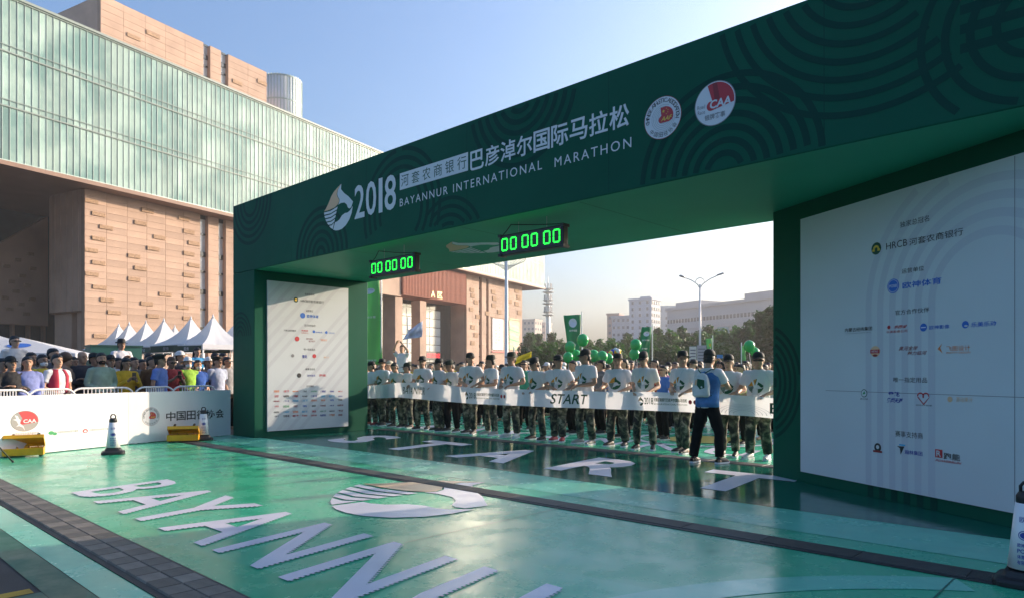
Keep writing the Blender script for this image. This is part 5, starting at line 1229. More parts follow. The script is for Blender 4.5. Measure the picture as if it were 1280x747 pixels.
flag('large tapering green flag with a white disc above the balloons', ((704.5, 393.5), (726.5, 392.5), (724, 440), (710.5, 440)), 26, M['flag_green'], 727.5, mark=(('disc', .5, .78, .24, .12), ('word', .5, .58, .25, .03), ('word', .5, .2, .2, .025)))
flag('upright green flag with white marks behind the volunteer middle right', ((802.5, 408), (815, 408), (810.5, 452), (797.5, 452)), 24, M['flag_green'], 815.5, mark=(('disc', .5, .80, .26, .07), ('word', .5, .62, .35, .025), ('word', .5, .38, .3, .025)))
flag('small pale green flag right of the notice boards', ((882.5, 423), (890.5, 422), (889, 446), (886, 446)), 30, M['flag_pale'], 891, mark=(('bar', .5, .65, .2, .08),))
flag('narrow pale green flag left of the balloon pair at right', ((927.5, 432), (933, 431), (932, 450), (927.5, 450)), 30, M['flag_pale'], 927)
flag('yellow flag streaming over the crowd by the poster wall', ((642.5, 447), (664.5, 438.5), (664, 446), (643, 455)), 20, M['flag_yellow'], 642.5, mark=(), wav=.06)
flag('blue and white flag waved above the crowd before the entrance columns', ((511, 412), (528, 400.5), (527.5, 420.5), (503, 424)), 23, M['flag_blue'], 509.5, wav=.12)
flag('tall green race banner right behind the left leg of the arch', ((453, 352), (474, 348.5), (478, 455), (453, 455)), 20.5, M['flag_pale'], 476.5, mark=(('disc', .42, .87, .32, .035), ('word', .42, .56, .33, .015), ('word', .42, .05, .3, .012)), wav=.06)
for xa, xb, yt, lab, cl in ((862, 870.5, 432.5, 'white notice board on the left below the street lamp', (.70, .70, .60)), (871.5, 883, 431, 'grey notice board on the right below the street lamp', (.42, .42, .42))):
    d = 40; w = (xb - xa) / FPX * d; o = empty('notice_board', (ray((xa + xb) / 2) * d, d, 0)); tag(o, lab, 'notice board')
    zt = CAM_H + (HY - yt) / FPX * d; MB().box(-w / 2, w / 2, 0, .05, zt - 1.5, zt).obj('board', mat('notice', cl, .6, var=.1, vscale=6), o)
    for s in (-1, 1): MB().box(s * w * .4 - .03, s * w * .4 + .03, .051, .09, 0, zt - .1).obj('leg', M['steel'], o)
    for q in range(6): MB().box(-w * .4, w * .4, -.006, -.001, zt - .25 - q * .18, zt - .18 - q * .18).obj('text_line', M['ink_grey'], o)
# ================================================================== PEOPLE
M['skin'] = mat('skin', (.47, .27, .175), .55, var=.06, vscale=12, objvar=.28)
M['eye'] = mat('eyes and brows', (.012, .010, .009), .4); M['lip'] = mat('lips', (.30, .10, .085), .5)
M['hair'] = mat('black hair', (.010, .009, .009), .45, bump=.5, bscale=60); M['hair_brown'] = mat('brown hair', (.09, .04, .018), .5, bump=.5, bscale=60)
M['tee'] = mat('white cotton tee', (.82, .81, .83), .8, bump=.15, bscale=22, transl=.22)
M['cap'] = mat('black cap cloth', (.012, .013, .013), .75, bump=.15, bscale=40); M['cap_green'] = mat('dark army cap', (.025, .030, .018), .8)
M['cap_white'] = mat('white cap cloth', (.72, .71, .70), .7)
M['black_cloth'] = mat('black cloth', (.010, .010, .010), .9, spec=.15, var=.2, bump=.2, bscale=30)
def camo():
    m = bpy.data.materials.new('camouflage cloth'); m.use_nodes = True; n = m.node_tree.nodes; l = m.node_tree.links; b = n['Principled BSDF']
    tc = n.new('ShaderNodeTexCoord'); oi = n.new('ShaderNodeObjectInfo'); ad = n.new('ShaderNodeVectorMath'); ad.operation = 'ADD'
    mu = n.new('ShaderNodeMath'); mu.operation = 'MULTIPLY'; mu.inputs[1].default_value = 13.0; l.new(oi.outputs['Random'], mu.inputs[0])
    l.new(tc.outputs['Object'], ad.inputs[0]); l.new(mu.outputs[0], ad.inputs[1])
    nz = n.new('ShaderNodeTexNoise'); nz.inputs['Scale'].default_value = 9.5; nz.inputs['Detail'].default_value = 2.5; nz.inputs['Distortion'].default_value = .6
    l.new(ad.outputs[0], nz.inputs['Vector']); rp = n.new('ShaderNodeValToRGB'); rp.color_ramp.interpolation = 'CONSTANT'
    e = rp.color_ramp.elements; e[0].position = 0; e[0].color = (.010, .011, .009, 1); e[1].position = .43; e[1].color = (.040, .045, .027, 1)
    for p, c in ((.51, (.11, .11, .065, 1)), (.60, (.27, .24, .17, 1))): q = e.new(p); q.color = c
    l.new(nz.outputs[0], rp.inputs[0]); l.new(rp.outputs[0], b.inputs['Base Color']); b.inputs['Roughness'].default_value = .8
    return m
M['camo'] = camo()
def remesh(mb, vox, name, smooth_it=4, wr=0.0, seed=0):
    me = mb.mesh('tmp'); o = bpy.data.objects.new('tmp', me); C.objects.link(o)
    rm = o.modifiers.new('r', 'REMESH'); rm.mode = 'VOXEL'; rm.voxel_size = vox; rm.use_smooth_shade = True
    sm = o.modifiers.new('s', 'SMOOTH'); sm.iterations = smooth_it; sm.factor = .5
    dg = bpy.context.evaluated_depsgraph_get(); out = bpy.data.meshes.new_from_object(o.evaluated_get(dg)); out.name = name
    bpy.data.objects.remove(o); bpy.data.meshes.remove(me); out.materials.clear()
    if wr:
        ns = [v.normal.copy() for v in out.vertices]
        for v, nn in zip(out.vertices, ns):
            p = v.co; d = noise.noise(Vector((p.x * 7 + seed, p.y * 7, p.z * 11 + p.x * 6))) + .6 * noise.noise(Vector((p.x * 17, p.y * 17 + seed, p.z * 22 - p.x * 14)))
            v.co = p + nn * d * wr
    out.polygons.foreach_set('use_smooth', [True] * len(out.polygons)); out.update()
    return out
def lerp(a, b, t): return tuple(a[i] + (b[i] - a[i]) * t for i in range(3))
def hand_mesh(mb_palm, mb_f, wrist, tip, side, curl=.6):
    w = Vector(wrist); d = (Vector(tip) - w).normalized(); dn = Vector((0, 0, -1)); dn = (dn - d * dn.dot(d))
    dn = dn.normalized() if dn.length > .05 else Vector((0, -1, 0)); sd = d.cross(dn).normalized()
    mb_palm.tube([w - d * .02, w + d * .03, w + d * .075, w + d * .095], [(.024, .022), (.034, .018), (.038, .017), (.03, .014)], 10)
    for k, (off, ln) in enumerate(((-.030, .070), (-.010, .080), (.011, .075), (.030, .058))):
        b = w + d * .085 + sd * off; p1 = b + d * ln * .45 + dn * ln * .12 * curl; p2 = p1 + d * ln * .25 + dn * ln * .32 * curl; p3 = p2 + d * ln * .08 + dn * ln * .3 * curl
        mb_f.tube([b - d * .015, p1, p2, p3], [.0095, .009, .008, .0065], 6)
    s = side; b = w + d * .03 - sd * .030 * s; mb_f.tube([b, b + d * .03 - sd * .022 * s + dn * .012, b + d * .06 - sd * .020 * s + dn * .03], [.011, .010, .008], 6)
HEAD_ROWS = [(-.03, .045, .050, 0, .012), (.0, .036, .046, 0, -.040), (.018, .050, .064, 0, -.030), (.05, .061, .082, 0, -.012), (.085, .069, .092, 0, 0), (.12, .075, .098, 0, .004), (.155, .076, .098, 0, .008), (.185, .068, .088, 0, .010), (.207, .050, .066, 0, .012), (.222, .022, .03, 0, .012)]
def person_meshes(tag_, elbows, wrists, tips, head_yaw=0.0, head_pitch=0.0, stance=.09, step=0.0, lean=0.0, curl=.6, fat=1.0):
    """elbows/wrists/tips: (left, right) points; the figure faces -Y, 1.72 m tall"""
    LM_ = {}
    def L(p): # lean the upper body forward about the hips
        x, y, z = p
        if z > .95 and lean: 
            q = z - .95; y = y - math.sin(lean) * q; z = .95 + q * math.cos(lean)
        return (x, y, z)
    TR = [(.80, .125, .090, 0, .005), (.88, .162, .112, 0, .008), (.95, .160, .110, 0, .004), (1.05, .142 * fat, .098 * fat, 0, 0), (1.15, .152 * fat, .106 * fat, 0, -.004), (1.27, .172, .114, 0, -.004), (1.36, .176, .104, 0, .002), (1.42, .150, .082, 0, .008), (1.455, .090, .062, 0, .012), (1.49, .056, .056, 0, .010), (1.54, .053, .054, 0, .006)]
    def rows(tr): return [(L((0, 0, z))[2], a, b, 0, oy + L((0, 0, z))[1]) for (z, a, b, _, oy) in tr]
    body = MB(); body.rings(rows(TR), 20)
    sh = [L((s * .178, .008, 1.395)) for s in (-1, 1)]
    fing = MB()
    for i, s in enumerate((-1, 1)):
        e, w, t = elbows[i], wrists[i], tips[i]
        body.tube([lerp(sh[i], (0, 0, sh[i][2]), .2), sh[i], lerp(sh[i], e, .5), e], [.05, .052, .047, .039], 12); body.tube([e, lerp(e, w, .35), w], [.039, .040, .026], 12); hand_mesh(body, fing, w, t, s, curl)
    hips = [(s * .088, .006, .86) for s in (-1, 1)]; knees = []; ank = []
    for i, s in enumerate((-1, 1)):
        st = step * s; k = (s * (stance + .012), -.03 + st * .5, .475); a = (s * (stance + .03), .02 + st, .085); knees.append(k); ank.append(a)
        body.tube([hips[i], lerp(hips[i], k, .5), k], [.088, .076, .055], 12); body.tube([k, lerp(k, a, .32), a], [.054, .055, .034], 12)
        body.tube([(a[0], a[1] + .05, .045), (a[0], a[1] - .02, .05), (a[0] + s * .02, a[1] - .15, .03)], [.034, .042, .032], 10)
    # head
    base = Vector(L((0, .0, 1.50))); RH_ = Matrix.Translation(base) @ Matrix.Rotation(head_yaw, 4, 'Z') @ Matrix.Rotation(head_pitch, 4, 'X')
    hd = MB(); hd.rings(HEAD_ROWS, 18); hd.tube([(0, -.085, .135), (0, -.098, .115), (0, -.113, .088), (0, -.096, .078)], [.009, .010, .015, .010], 8)
    for s in (-1, 1): hd.ball((s * .078, .008, .105), (.010, .022, .032)); hd.ball((s * .034, -.062, .07), (.028, .022, .026))
    hd.ball((0, -.075, .142), (.055, .022, .012)); hd.ball((0, -.078, .012), (.022, .018, .018)); hd.tube([(0, .01, -.06), (0, .012, .03)], [.054, .052], 12)
    body.add([RH_ @ Vector(v) for v in hd.v], hd.f)
    bm_ = remesh(body, .0125, 'body', 3)
    ex = MB()
    for s in (-1, 1):
        ex.ball((s * .031, -.0925, .118), (.0135, .007, .0055), 8, 6); ex.box(s * .033 - .019, s * .033 + .019, -.104, -.094, .137, .143)
    lp = MB(); lp.ball((0, -.1, .043), (.022, .008, .0065), 8, 6)
    # join the fingers and the features into the one body mesh
    vs = [tuple(v.co) for v in bm_.vertices]; fs = [tuple(p.vertices) for p in bm_.polygons]; mi = [0] * len(fs); smo = [True] * len(fs)
    for mb_, k, tr in ((fing, 0, None), (ex, 1, RH_), (lp, 2, RH_)):
        n = len(vs); vs += [tuple(tr @ Vector(v)) if tr else v for v in mb_.v]; fs += [tuple(i + n for i in f) for f in mb_.f]; mi += [k] * len(mb_.f); smo += [True] * len(mb_.f)
    me = pyd('body', vs, fs); me.polygons.foreach_set('use_smooth', smo)
    for m_ in ('skin', 'eye', 'lip'): me.materials.append(M[m_])
    me.polygons.foreach_set('material_index', mi); me.update(); bpy.data.meshes.remove(bm_)
    out = {'body': me, 'RH': RH_}
    # clothes
    SR = [(.845, .185, .130, 0, .004), (.90, .184, .130, 0, .004), (1.0, .172 * fat, .122 * fat, 0, .0), (1.10, .170 * fat, .122 * fat, 0, -.004), (1.2, .180, .126, 0, -.006), (1.30, .190, .126, 0, -.004), (1.37, .190, .114, 0, .002), (1.425, .158, .092, 0, .008), (1.458, .096, .072, 0, .012), (1.468, .075, .068, 0, .012)]
    for kind in ('short', 'long'):
        b = MB(); b.rings(rows(SR), 22)
        for i in range(2):
            e, w = elbows[i], wrists[i]; a = lerp(sh[i], (0, 0, sh[i][2]), .25)
            if kind == 'short': m_ = lerp(sh[i], e, .66); b.tube([a, sh[i], lerp(sh[i], e, .35), m_], [.072, .073, .068, .070], 14)
            else: b.tube([a, sh[i], lerp(sh[i], e, .5), e], [.072, .072, .064, .056], 14); b.tube([e, lerp(e, w, .4), lerp(e, w, .93)], [.056, .055, .042], 14)
        out[kind] = remesh(b, .0145, 'shirt', 5, .0065, hash(tag_) % 50)
    b = MB(); b.rings([(.79, .12, .10, 0, .005), (.86, .175, .125, 0, .008), (.93, .174, .124, 0, .006), (.985, .158, .114, 0, .002)], 20)
    for i, s in enumerate((-1, 1)):
        k, a = knees[i], ank[i]; b.tube([hips[i], lerp(hips[i], k, .45), k, lerp(k, a, .5), (a[0], a[1] + .004, .10)], [.102, .096, .082, .078, .070], 14)
    out['trousers'] = remesh(b, .0155, 'trousers', 4, .009, 3)
    sh_ = MB(); a = ank[0]
    out['ank'] = ank
    return out
def shoe_mesh():
    b = MB(); rowsS = []
    prof = [(.085, .030, .030), (.06, .036, .052), (.0, .040, .060), (-.06, .043, .046), (-.12, .048, .036), (-.165, .042, .028), (-.195, .022, .018)]
    vs = []; n = 12
    for y, w, h in prof:
        for k in range(n):
            q = 2 * math.pi * k / n; z = math.sin(q) * h; vs.append((math.cos(q) * w, y, max(.022 + z + h * .55, .018)))
    fs = [(i * n + k, i * n + (k + 1) % n, (i + 1) * n + (k + 1) % n, (i + 1) * n + k) for i in range(len(prof) - 1) for k in range(n)] + [tuple(range(n)), tuple(reversed(range((len(prof) - 1) * n, len(prof) * n)))]
    return pyd('shoe', vs, fs, True)
def sole_mesh():
    pts = [(-.030, .09), (.030, .09), (.042, .05), (.042, -.02), (.050, -.11), (.040, -.18), (.015, -.205), (-.015, -.205), (-.040, -.18), (-.050, -.11), (-.042, -.02), (-.042, .05)]
    return MB().prism([(x, y) for x, y in reversed(pts)], 0.0, .026).mesh('sole')
SHOE, SOLE = shoe_mesh(), sole_mesh()
def hat_meshes():
    H = {}
    b = MB(); b.rings([(.128, .086, .108, 0, .006), (.155, .087, .109, 0, .008), (.19, .080, .101, 0, .010), (.218, .062, .080, 0, .012), (.234, .03, .04, 0, .012)], 20)
    vis = []; n = 9
    for k in range(n + 1):
        q = R(200 + 140 * k / n); vis += [(.084 * math.cos(q), .006 + .107 * math.sin(q), .132), (.082 * math.cos(q), -.012 + .172 * math.sin(q), .120 - .012 * abs(math.cos(q)))]
    m0 = len(b.v); b.add(vis, [(2 * k, 2 * k + 2, 2 * k + 3, 2 * k + 1) for k in range(n)]); b.add([(x, y, z - .004) for x, y, z in vis], [(2 * k, 2 * k + 1, 2 * k + 3, 2 * k + 2) for k in range(n)])
    H['cap'] = b.mesh('cap', True)
    b = MB(); rows_ = [(.132, .135, .155, 0, .004), (.136, .090, .112, 0, .006), (.160, .088, .110, 0, .008), (.20, .082, .102, 0, .010), (.228, .072, .09, 0, .012), (.238, .03, .04, 0, .012)]
    b.rings(rows_, 24); v2 = []
    for i, (x, y, z) in enumerate(b.v): v2.append((x, y, z + (.014 * math.cos(2 * math.atan2(y, x)) * -1 if i < 24 else 0)))
    b.v = v2; H['bush'] = b.mesh('bush_hat', True)
    b = MB(); b.rings([(.10, .080, .055, 0, .050), (.135, .083, .075, 0, .036), (.165, .082, .098, 0, .016), (.19, .077, .100, 0, .010), (.213, .060, .078, 0, .012), (.234, .03, .04, 0, .012)], 22)
    b.rings([(.03, .060, .045, 0, .060), (.07, .074, .055, 0, .052), (.11, .080, .062, 0, .044)], 18); H['short_hair'] = b.mesh('hair', True)
    b = MB(); b.rings([(-.10, .075, .035, 0, .075), (-.02, .085, .050, 0, .065), (.05, .088, .062, 0, .054), (.12, .086, .070, 0, .042), (.16, .084, .100, 0, .014), (.19, .078, .100, 0, .010), (.21, .060, .078, 0, .012), (.232, .03, .04, 0, .012)], 22); H['long_hair'] = b.mesh('hair', True)
    b = MB(); b.ball((0, .02, .15), (.115, .125, .115), 18, 12)
    H['curly_hair'] = b.mesh('hair', True)
    for v in H['curly_hair'].vertices: v.co += v.co.normalized() * .02 * noise.noise(v.co * 40)
    b = MB(); b.rings([(.126, .150, .160, 0, .004), (.132, .088, .110, 0, .006), (.165, .086, .108, 0, .008), (.205, .074, .094, 0, .010), (.232, .035, .045, 0, .012)], 24); H['brim_hat'] = b.mesh('brim_hat', True)
    b = MB(); b.rings([(.125, .085, .107, 0, .006), (.16, .087, .109, 0, .008), (.172, .118, .132, 0, .004), (.205, .122, .136, 0, .006), (.218, .09, .10, 0, .010)], 24)
    vis = []
    for k in range(n + 1):
        q = R(205 + 130 * k / n); vis += [(.082 * math.cos(q), .006 + .105 * math.sin(q), .132), (.080 * math.cos(q), -.004 + .150 * math.sin(q), .112)]
    b.add(vis, [(2 * k, 2 * k + 2, 2 * k + 3, 2 * k + 1) for k in range(n)]); H['peaked'] = b.mesh('peaked_cap', True)
    b = MB(); b.box(-.07, .07, -.112, -.100, .108, .132); b.box(-.078, -.07, -.105, .01, .118, .126); b.box(.07, .078, -.105, .01, .118, .126); H['glasses'] = b.mesh('sunglasses')
    b = MB(); b.rings([(.005, .045, .052, 0, -.052), (.03, .060, .066, 0, -.044), (.06, .064, .070, 0, -.040), (.078, .055, .06, 0, -.046)], 16); H['mask'] = b.mesh('face_mask', True)
    for key in ('short_hair', 'long_hair'):      # tousle the hair
        bm = bmesh.new(); bm.from_mesh(H[key]); bmesh.ops.subdivide_edges(bm, edges=bm.edges[:], cuts=1, use_grid_fill=True)
        for v in bm.verts: v.co += (v.co - Vector((0, .01, .12))).normalized() * (.010 * noise.noise(v.co * 55) + .007 * noise.noise(v.co * 120))
        bm.to_mesh(H[key]); bm.free(); H[key].polygons.foreach_set('use_smooth', [True] * len(H[key].polygons))
    return H
HATS = hat_meshes()
POSES = {
 'hold':   dict(elbows=((-.27, .04, 1.13), (.27, .04, 1.13)), wrists=((-.12, -.22, 1.08), (.12, -.22, 1.08)), tips=((-.05, -.33, 1.03), (.05, -.33, 1.03)), head_pitch=.14),
 'hold_w': dict(elbows=((-.30, .05, 1.13), (.29, .03, 1.13)), wrists=((-.25, -.20, 1.08), (.20, -.22, 1.07)), tips=((-.22, -.33, 1.02), (.14, -.33, 1.02)), head_yaw=.35, head_pitch=.08, step=.05),
 'hold_l': dict(elbows=((-.28, .06, 1.14), (.25, -.02, 1.12)), wrists=((-.18, -.20, 1.07), (.03, -.25, 1.08)), tips=((-.14, -.32, 1.02), (-.04, -.33, 1.03)), head_yaw=-.45, head_pitch=.18, stance=.12),
 'hold_r': dict(elbows=((-.25, .02, 1.12), (.30, .02, 1.14)), wrists=((-.02, -.24, 1.09), (.22, -.20, 1.06)), tips=((.05, -.33, 1.04), (.17, -.32, 1.01)), head_yaw=.75, head_pitch=.05, stance=.07, step=-.06),
 'hold_d': dict(elbows=((-.23, .06, 1.12), (.26, .05, 1.12)), wrists=((-.16, -.19, 1.03), (.15, -.20, 1.05)), tips=((-.10, -.31, 1.0), (.08, -.32, 1.02)), head_yaw=-.2, head_pitch=.38, lean=.08, stance=.13, fat=1.1),
 'stand':  dict(elbows=((-.24, .05, 1.12), (.24, .05, 1.12)), wrists=((-.255, -.04, .87), (.255, -.04, .87)), tips=((-.25, -.09, .76), (.25, -.09, .76)), head_yaw=.2),
 'fold':   dict(elbows=((-.26, .03, 1.12), (.26, .03, 1.12)), wrists=((-.07, -.20, .97), (.07, -.21, .99)), tips=((.02, -.23, .93), (-.02, -.24, .94)), head_yaw=-.15),
 'cross':  dict(elbows=((-.26, -.06, 1.13), (.26, -.06, 1.13)), wrists=((.03, -.19, 1.16), (-.03, -.22, 1.20)), tips=((.13, -.17, 1.17), (-.13, -.19, 1.21)), head_yaw=.15),
 'phone':  dict(elbows=((-.24, -.10, 1.13), (.24, -.10, 1.13)), wrists=((-.08, -.29, 1.25), (.08, -.29, 1.25)), tips=((-.02, -.34, 1.33), (.02, -.34, 1.33)), head_pitch=.22),
 'armsup': dict(elbows=((-.25, -.12, 1.55), (.25, -.12, 1.55)), wrists=((-.10, -.22, 1.76), (.10, -.22, 1.76)), tips=((-.04, -.25, 1.86), (.04, -.25, 1.86)), head_pitch=-.1),
 'reach':  dict(elbows=((-.24, -.20, 1.17), (.25, -.20, 1.18)), wrists=((-.12, -.44, 1.16), (.13, -.44, 1.20)), tips=((-.07, -.55, 1.15), (.07, -.55, 1.20)), head_yaw=.15, head_pitch=.25, lean=.10, stance=.15, step=.08),
}
PM = {k: person_meshes(k, **v) for k, v in POSES.items()}
_pr = {}
def project(pose, kind, polys, key, off=.006):
    """polygons (x, z) laid onto the front of a shirt"""
    kk = (pose, kind, key)
    if kk not in _pr:
        sm = PM[pose][kind]; bv = BVHTree.FromPolygons([v.co for v in sm.vertices], [tuple(p.vertices) for p in sm.polygons])
        bm = bmesh.new()
        for pts in polys: bm.faces.new([bm.verts.new((x, 0, z)) for x, z in pts])
        bmesh.ops.triangulate(bm, faces=bm.faces[:])
        for _ in range(3):
            ed = [e for e in bm.edges if e.calc_length() > .03]
            if ed: bmesh.ops.subdivide_edges(bm, edges=ed, cuts=1); bmesh.ops.triangulate(bm, faces=bm.faces[:])
        for v in bm.verts:
            h = bv.ray_cast(Vector((v.co.x, -1, v.co.z)), Vector((0, 1, 0)))
            v.co.y = (h[0].y if h[0] else -.12) - off
        me = bpy.data.meshes.new('shirt_print'); bm.to_mesh(me); bm.free(); _pr[kk] = me
    return _pr[kk]
M['tee_green'] = mat('green shirt print', (.008, .085, .035), .7); M['tee_orange'] = mat('orange shirt print', (.62, .27, .03), .7); M['lanyard'] = mat('white lanyard', (.72, .74, .76), .6)
def person(label, loc, rz, H, pose, shirt, shirt_kind='short', trousers='black_cloth', hat=None, hat_mat='hair', shoes='black_rubber', sole='print_white', group=None, printed=False, lanyard=False, extras=(), feet=True, legs=True):
    P = PM[pose]; r = empty('person', loc, rz); s = H / 1.72; r.scale = (s, s, s); tag(r, label, 'person', group)
    mesh_obj('body', P['body'], None, r)
    o = mesh_obj('jacket' if shirt_kind == 'long' else 'shirt', P[shirt_kind], M['tee'], r); own_mat(o, shirt)
    if legs: t = mesh_obj('trousers', P['trousers'], M['camo'], r); own_mat(t, M[trousers] if isinstance(trousers, str) else trousers)
    if feet:
        for i, a in enumerate(P['ank']):
            sg = (-1, 1)[i]; q = mesh_obj('shoe', SHOE, M['black_rubber'], r, (a[0], a[1] - .01, 0), sg * .16); own_mat(q, M[shoes] if isinstance(shoes, str) else shoes); mesh_obj('sole', SOLE, M[sole], q)
            if q.children: own_mat(q.children[0], M[sole])
    def on_head(name, me, mt, lift=0.0, tilt=0.0):
        h = mesh_obj(name, me, mt, r); own_mat(h, mt); h.matrix_local = P['RH'] @ Matrix.Translation((0, .004, lift)) if not tilt else P['RH'] @ Matrix.Translation((0, .004, lift)) @ Matrix.Rotation(tilt, 4, 'X'); return h
    if hat: 
        nm = {'cap': 'cap', 'bush': 'hat', 'brim_hat': 'hat', 'peaked': 'cap'}.get(hat, 'hair'); on_head(nm, HATS[hat], M[hat_mat] if isinstance(hat_mat, str) else hat_mat, *((0.024, -.10) if nm != 'hair' else (0.0, 0.0)))
        if nm != 'hair': hh = on_head('hair', HATS['short_hair'], M['hair']); hh.scale = (.985, .985, .93)
    for e in extras:
        if e == 'glasses': on_head('sunglasses', HATS['glasses'], M['black_plastic'])
        elif e == 'mask': on_head('face_mask', HATS['mask'], M['cap_white'])
        elif e == 'dark_mask': on_head('face_mask', HATS['mask'], M['black_cloth'])
    if printed:
        T = lambda pl: [(x * .24 * .95, 1.195 + z * .24) for x, z in pl]
        mesh_obj('shirt_print', project(pose, shirt_kind, [T(LOGO['head']), T(LOGO['neck'])] + [T(q) for q in LOGO['stripes']], 'logo_green'), M['tee_green'], r); mesh_obj('shirt_print', project(pose, shirt_kind, [T(LOGO['mane'])], 'logo_orange'), M['tee_orange'], r)
    if lanyard:
        st = []
        for sg in (-1, 1):
            for k in range(6):
                a, b_ = k / 6, (k + 1) / 6; xa, xb = sg * (.075 - .07 * a), sg * (.075 - .07 * b_); za, zb = 1.43 - .27 * a, 1.43 - .27 * b_
                st.append([(xa - .013, za), (xa + .013, za), (xb + .013, zb), (xb - .013, zb)])
        mesh_obj('lanyard', project(pose, shirt_kind, st, 'lanyard', .009), M['lanyard'], r)
        mesh_obj('badge', project(pose, shirt_kind, [[(-.04, 1.06), (.04, 1.06), (.04, 1.16), (-.04, 1.16)]], 'badge', .012), M['panel_grey'], r)
    return r
def face(dx, dy): return math.atan2(dx, -dy)
# ------------------------------------------------------------------ the volunteers holding the ribbon
TEES = [M['tee'], mat('worn white tee', (.74, .74, .78), .8, bump=.2, bscale=18, transl=.22), mat('cream white tee', (.80, .77, .74), .8, bump=.2, bscale=24, transl=.22), M['tee']]
def shoe_m(c): return mat('coloured shoe', c, .6)
RED, GREY, WHT = shoe_m((.42, .05, .06)), shoe_m((.30, .29, .28)), shoe_m((.62, .62, .62))
vols = [
 (464.5, 452, 'hold_l', 'cap', 'cap', RED, 'volunteer in red shoes half hidden behind the left leg of the arch', -.3, 0),
 (477.5, 449, 'hold_r', 'bush', 'cap', 'black_rubber', 'volunteer in a black brimmed hat turned to the left beside the left leg', .5, 1),
 (496, 452.5, 'hold_d', 'short_hair', 'hair', 'black_rubber', 'bare headed volunteer left of the crumpled ribbon lettering', .1, 1),
 (509.5, 453.5, 'hold_l', 'cap', 'cap_green', 'black_rubber', 'short volunteer in a dark cap right behind the crumpled ribbon lettering', 0, 1),
 (528, 446, 'hold_w', 'bush', 'cap', 'black_rubber', 'tall volunteer in a black hat right of the crumpled ribbon lettering', .1, 1),
 (548.5, 448.5, 'hold', 'cap', 'cap', 'black_rubber', 'volunteer in a black cap below the entrance columns', .1, 1),
 (565, 450.5, 'hold_d', 'bush', 'cap_green', 'black_rubber', 'slim volunteer in plain dark trousers and a wide brimmed hat', .1, 1),
 (588, 441.5, 'hold_r', 'cap', 'cap', 'black_rubber', 'volunteer in a black cap left of the small ribbon race mark below the stone wall', .15, 1),
 (613.5, 444.5, 'hold_l', 'bush', 'cap_green', GREY, 'volunteer in pale shoes standing behind the small ribbon race lettering', .1, 1),
 (639.5, 441, 'hold', 'bush', 'cap_green', WHT, 'volunteer in a brimmed army hat and white shoes below the lamp pole', .1, 1),
 (671.5, 447, 'hold_d', 'cap', 'cap', 'black_rubber', 'volunteer in a low black cap just left of the word START', .1, 1),
 (698, 444.5, 'hold_r', 'cap', 'cap', RED, 'volunteer in red shoes standing behind the word START', .05, 1),
 (732, 433.5, 'hold_l', 'cap', 'cap', GREY, 'tallest volunteer in a black cap just right of the word START', .35, 1),
 (772, 443, 'hold_w', 'bush', 'cap', 'black_rubber', 'volunteer bending left in front of the multicoloured balloons', .2, 1),
 (806, 440, 'hold_d', 'cap', 'cap', 'black_rubber', 'volunteer in a black cap in front of the upright green flag', .2, 1),
 (853.5, 440, 'hold_r', 'bush', 'cap', 'black_rubber', 'volunteer in a black brimmed hat just left of the man in the blue vest', .15, 1),
 (911, 444, 'hold', 'cap', 'cap', 'black_rubber', 'volunteer mostly hidden behind the man in the blue vest', .1, 1),
 (948, 441, 'hold_w', 'cap', 'cap', WHT, 'volunteer in glasses and white shoes beside the right leg of the arch', .25, 1),
]
for i, (x, yt, pose, hat, hm, shoes, lab, dr, pr) in enumerate(vols):
    vv = 11.08 + (0, .10, .04, .14, .02)[i % 5]
    u, zt = px_v(x, yt, vv); H = max(1.58, min(1.86, (zt - .015)))
    pv = person(lab, W(u, vv, .006), ROT + dr * .6 + (.22, -.25, .1, -.12, .3, -.3, 0)[i % 7], H, pose, TEES[i % 4], 'short', 'camo' if i != 6 else 'black_cloth', hat, hm, shoes, group='volunteers holding the start ribbon', printed=bool(pr), lanyard=(i in (7, 8, 9, 11, 12, 14, 15, 17)), extras=('glasses',) if i == 17 else ()); pv.scale.x *= (1.0, 1.09, .93, 1.04, .96, 1.1)[i % 6]
u, zt = px_v(486.5, 447, 11.75); person('pale capped volunteer peeping between two others near the left leg', W(u, 11.75, .006), ROT, 1.72, 'stand', M['tee'], 'short', 'camo', 'cap', mat('beige cap', (.45, .40, .30), .7), group='volunteers holding the start ribbon')
# ------------------------------------------------------------------ the ribbon
RV = 10.76
top = [(450, 482), (476, 480.5), (500, 477.5), (530, 477.5), (560, 481), (590, 484), (620, 485), (650, 486), (690, 487), (730, 488), (770, 489.5), (810, 489), (850, 490.5), (890, 491), (930, 494), (975, 497.5)]
bot = [(450, 497.5), (476, 497), (500, 496), (530, 499), (560, 501.5), (590, 504), (620, 505.5), (650, 506.5), (690, 508.5), (730, 509.5), (770, 511), (810, 512.5), (850, 514), (890, 516.5), (930, 519), (975, 523)]
tz = [px_v(x, y, RV) for x, y in top]; bz = [px_v(x, y, RV) for x, y in bot]
def interp(tab, u):
    if u <= tab[0][0]: return tab[0][1]
    for (a, za), (b_, zb) in zip(tab, tab[1:]):
        if a <= u <= b_: return za + (zb - za) * (u - a) / (b_ - a)
    return tab[-1][1]
rib = empty('start_ribbon', W(-9.75, RV, 0), ROT); tag(rib, 'long white start ribbon with green lettering held by the volunteers', 'ribbon')
def rib_pt(u, f, l=0.0):
    zb, zt = interp(bz, u), interp(tz, u); wv = .022 * math.sin(u * 5.1 + f * 1.3) + .012 * math.sin(u * 11.3 + 1) + .02 * math.sin(u * 2.3) * f
    if u < -13.3: wv += .02 * math.sin(u * 21)
    return (u + 9.75, wv - l, zb + (zt - zb) * f)
ua, ub = tz[0][0], tz[-1][0]; n = 150; m_ = 6
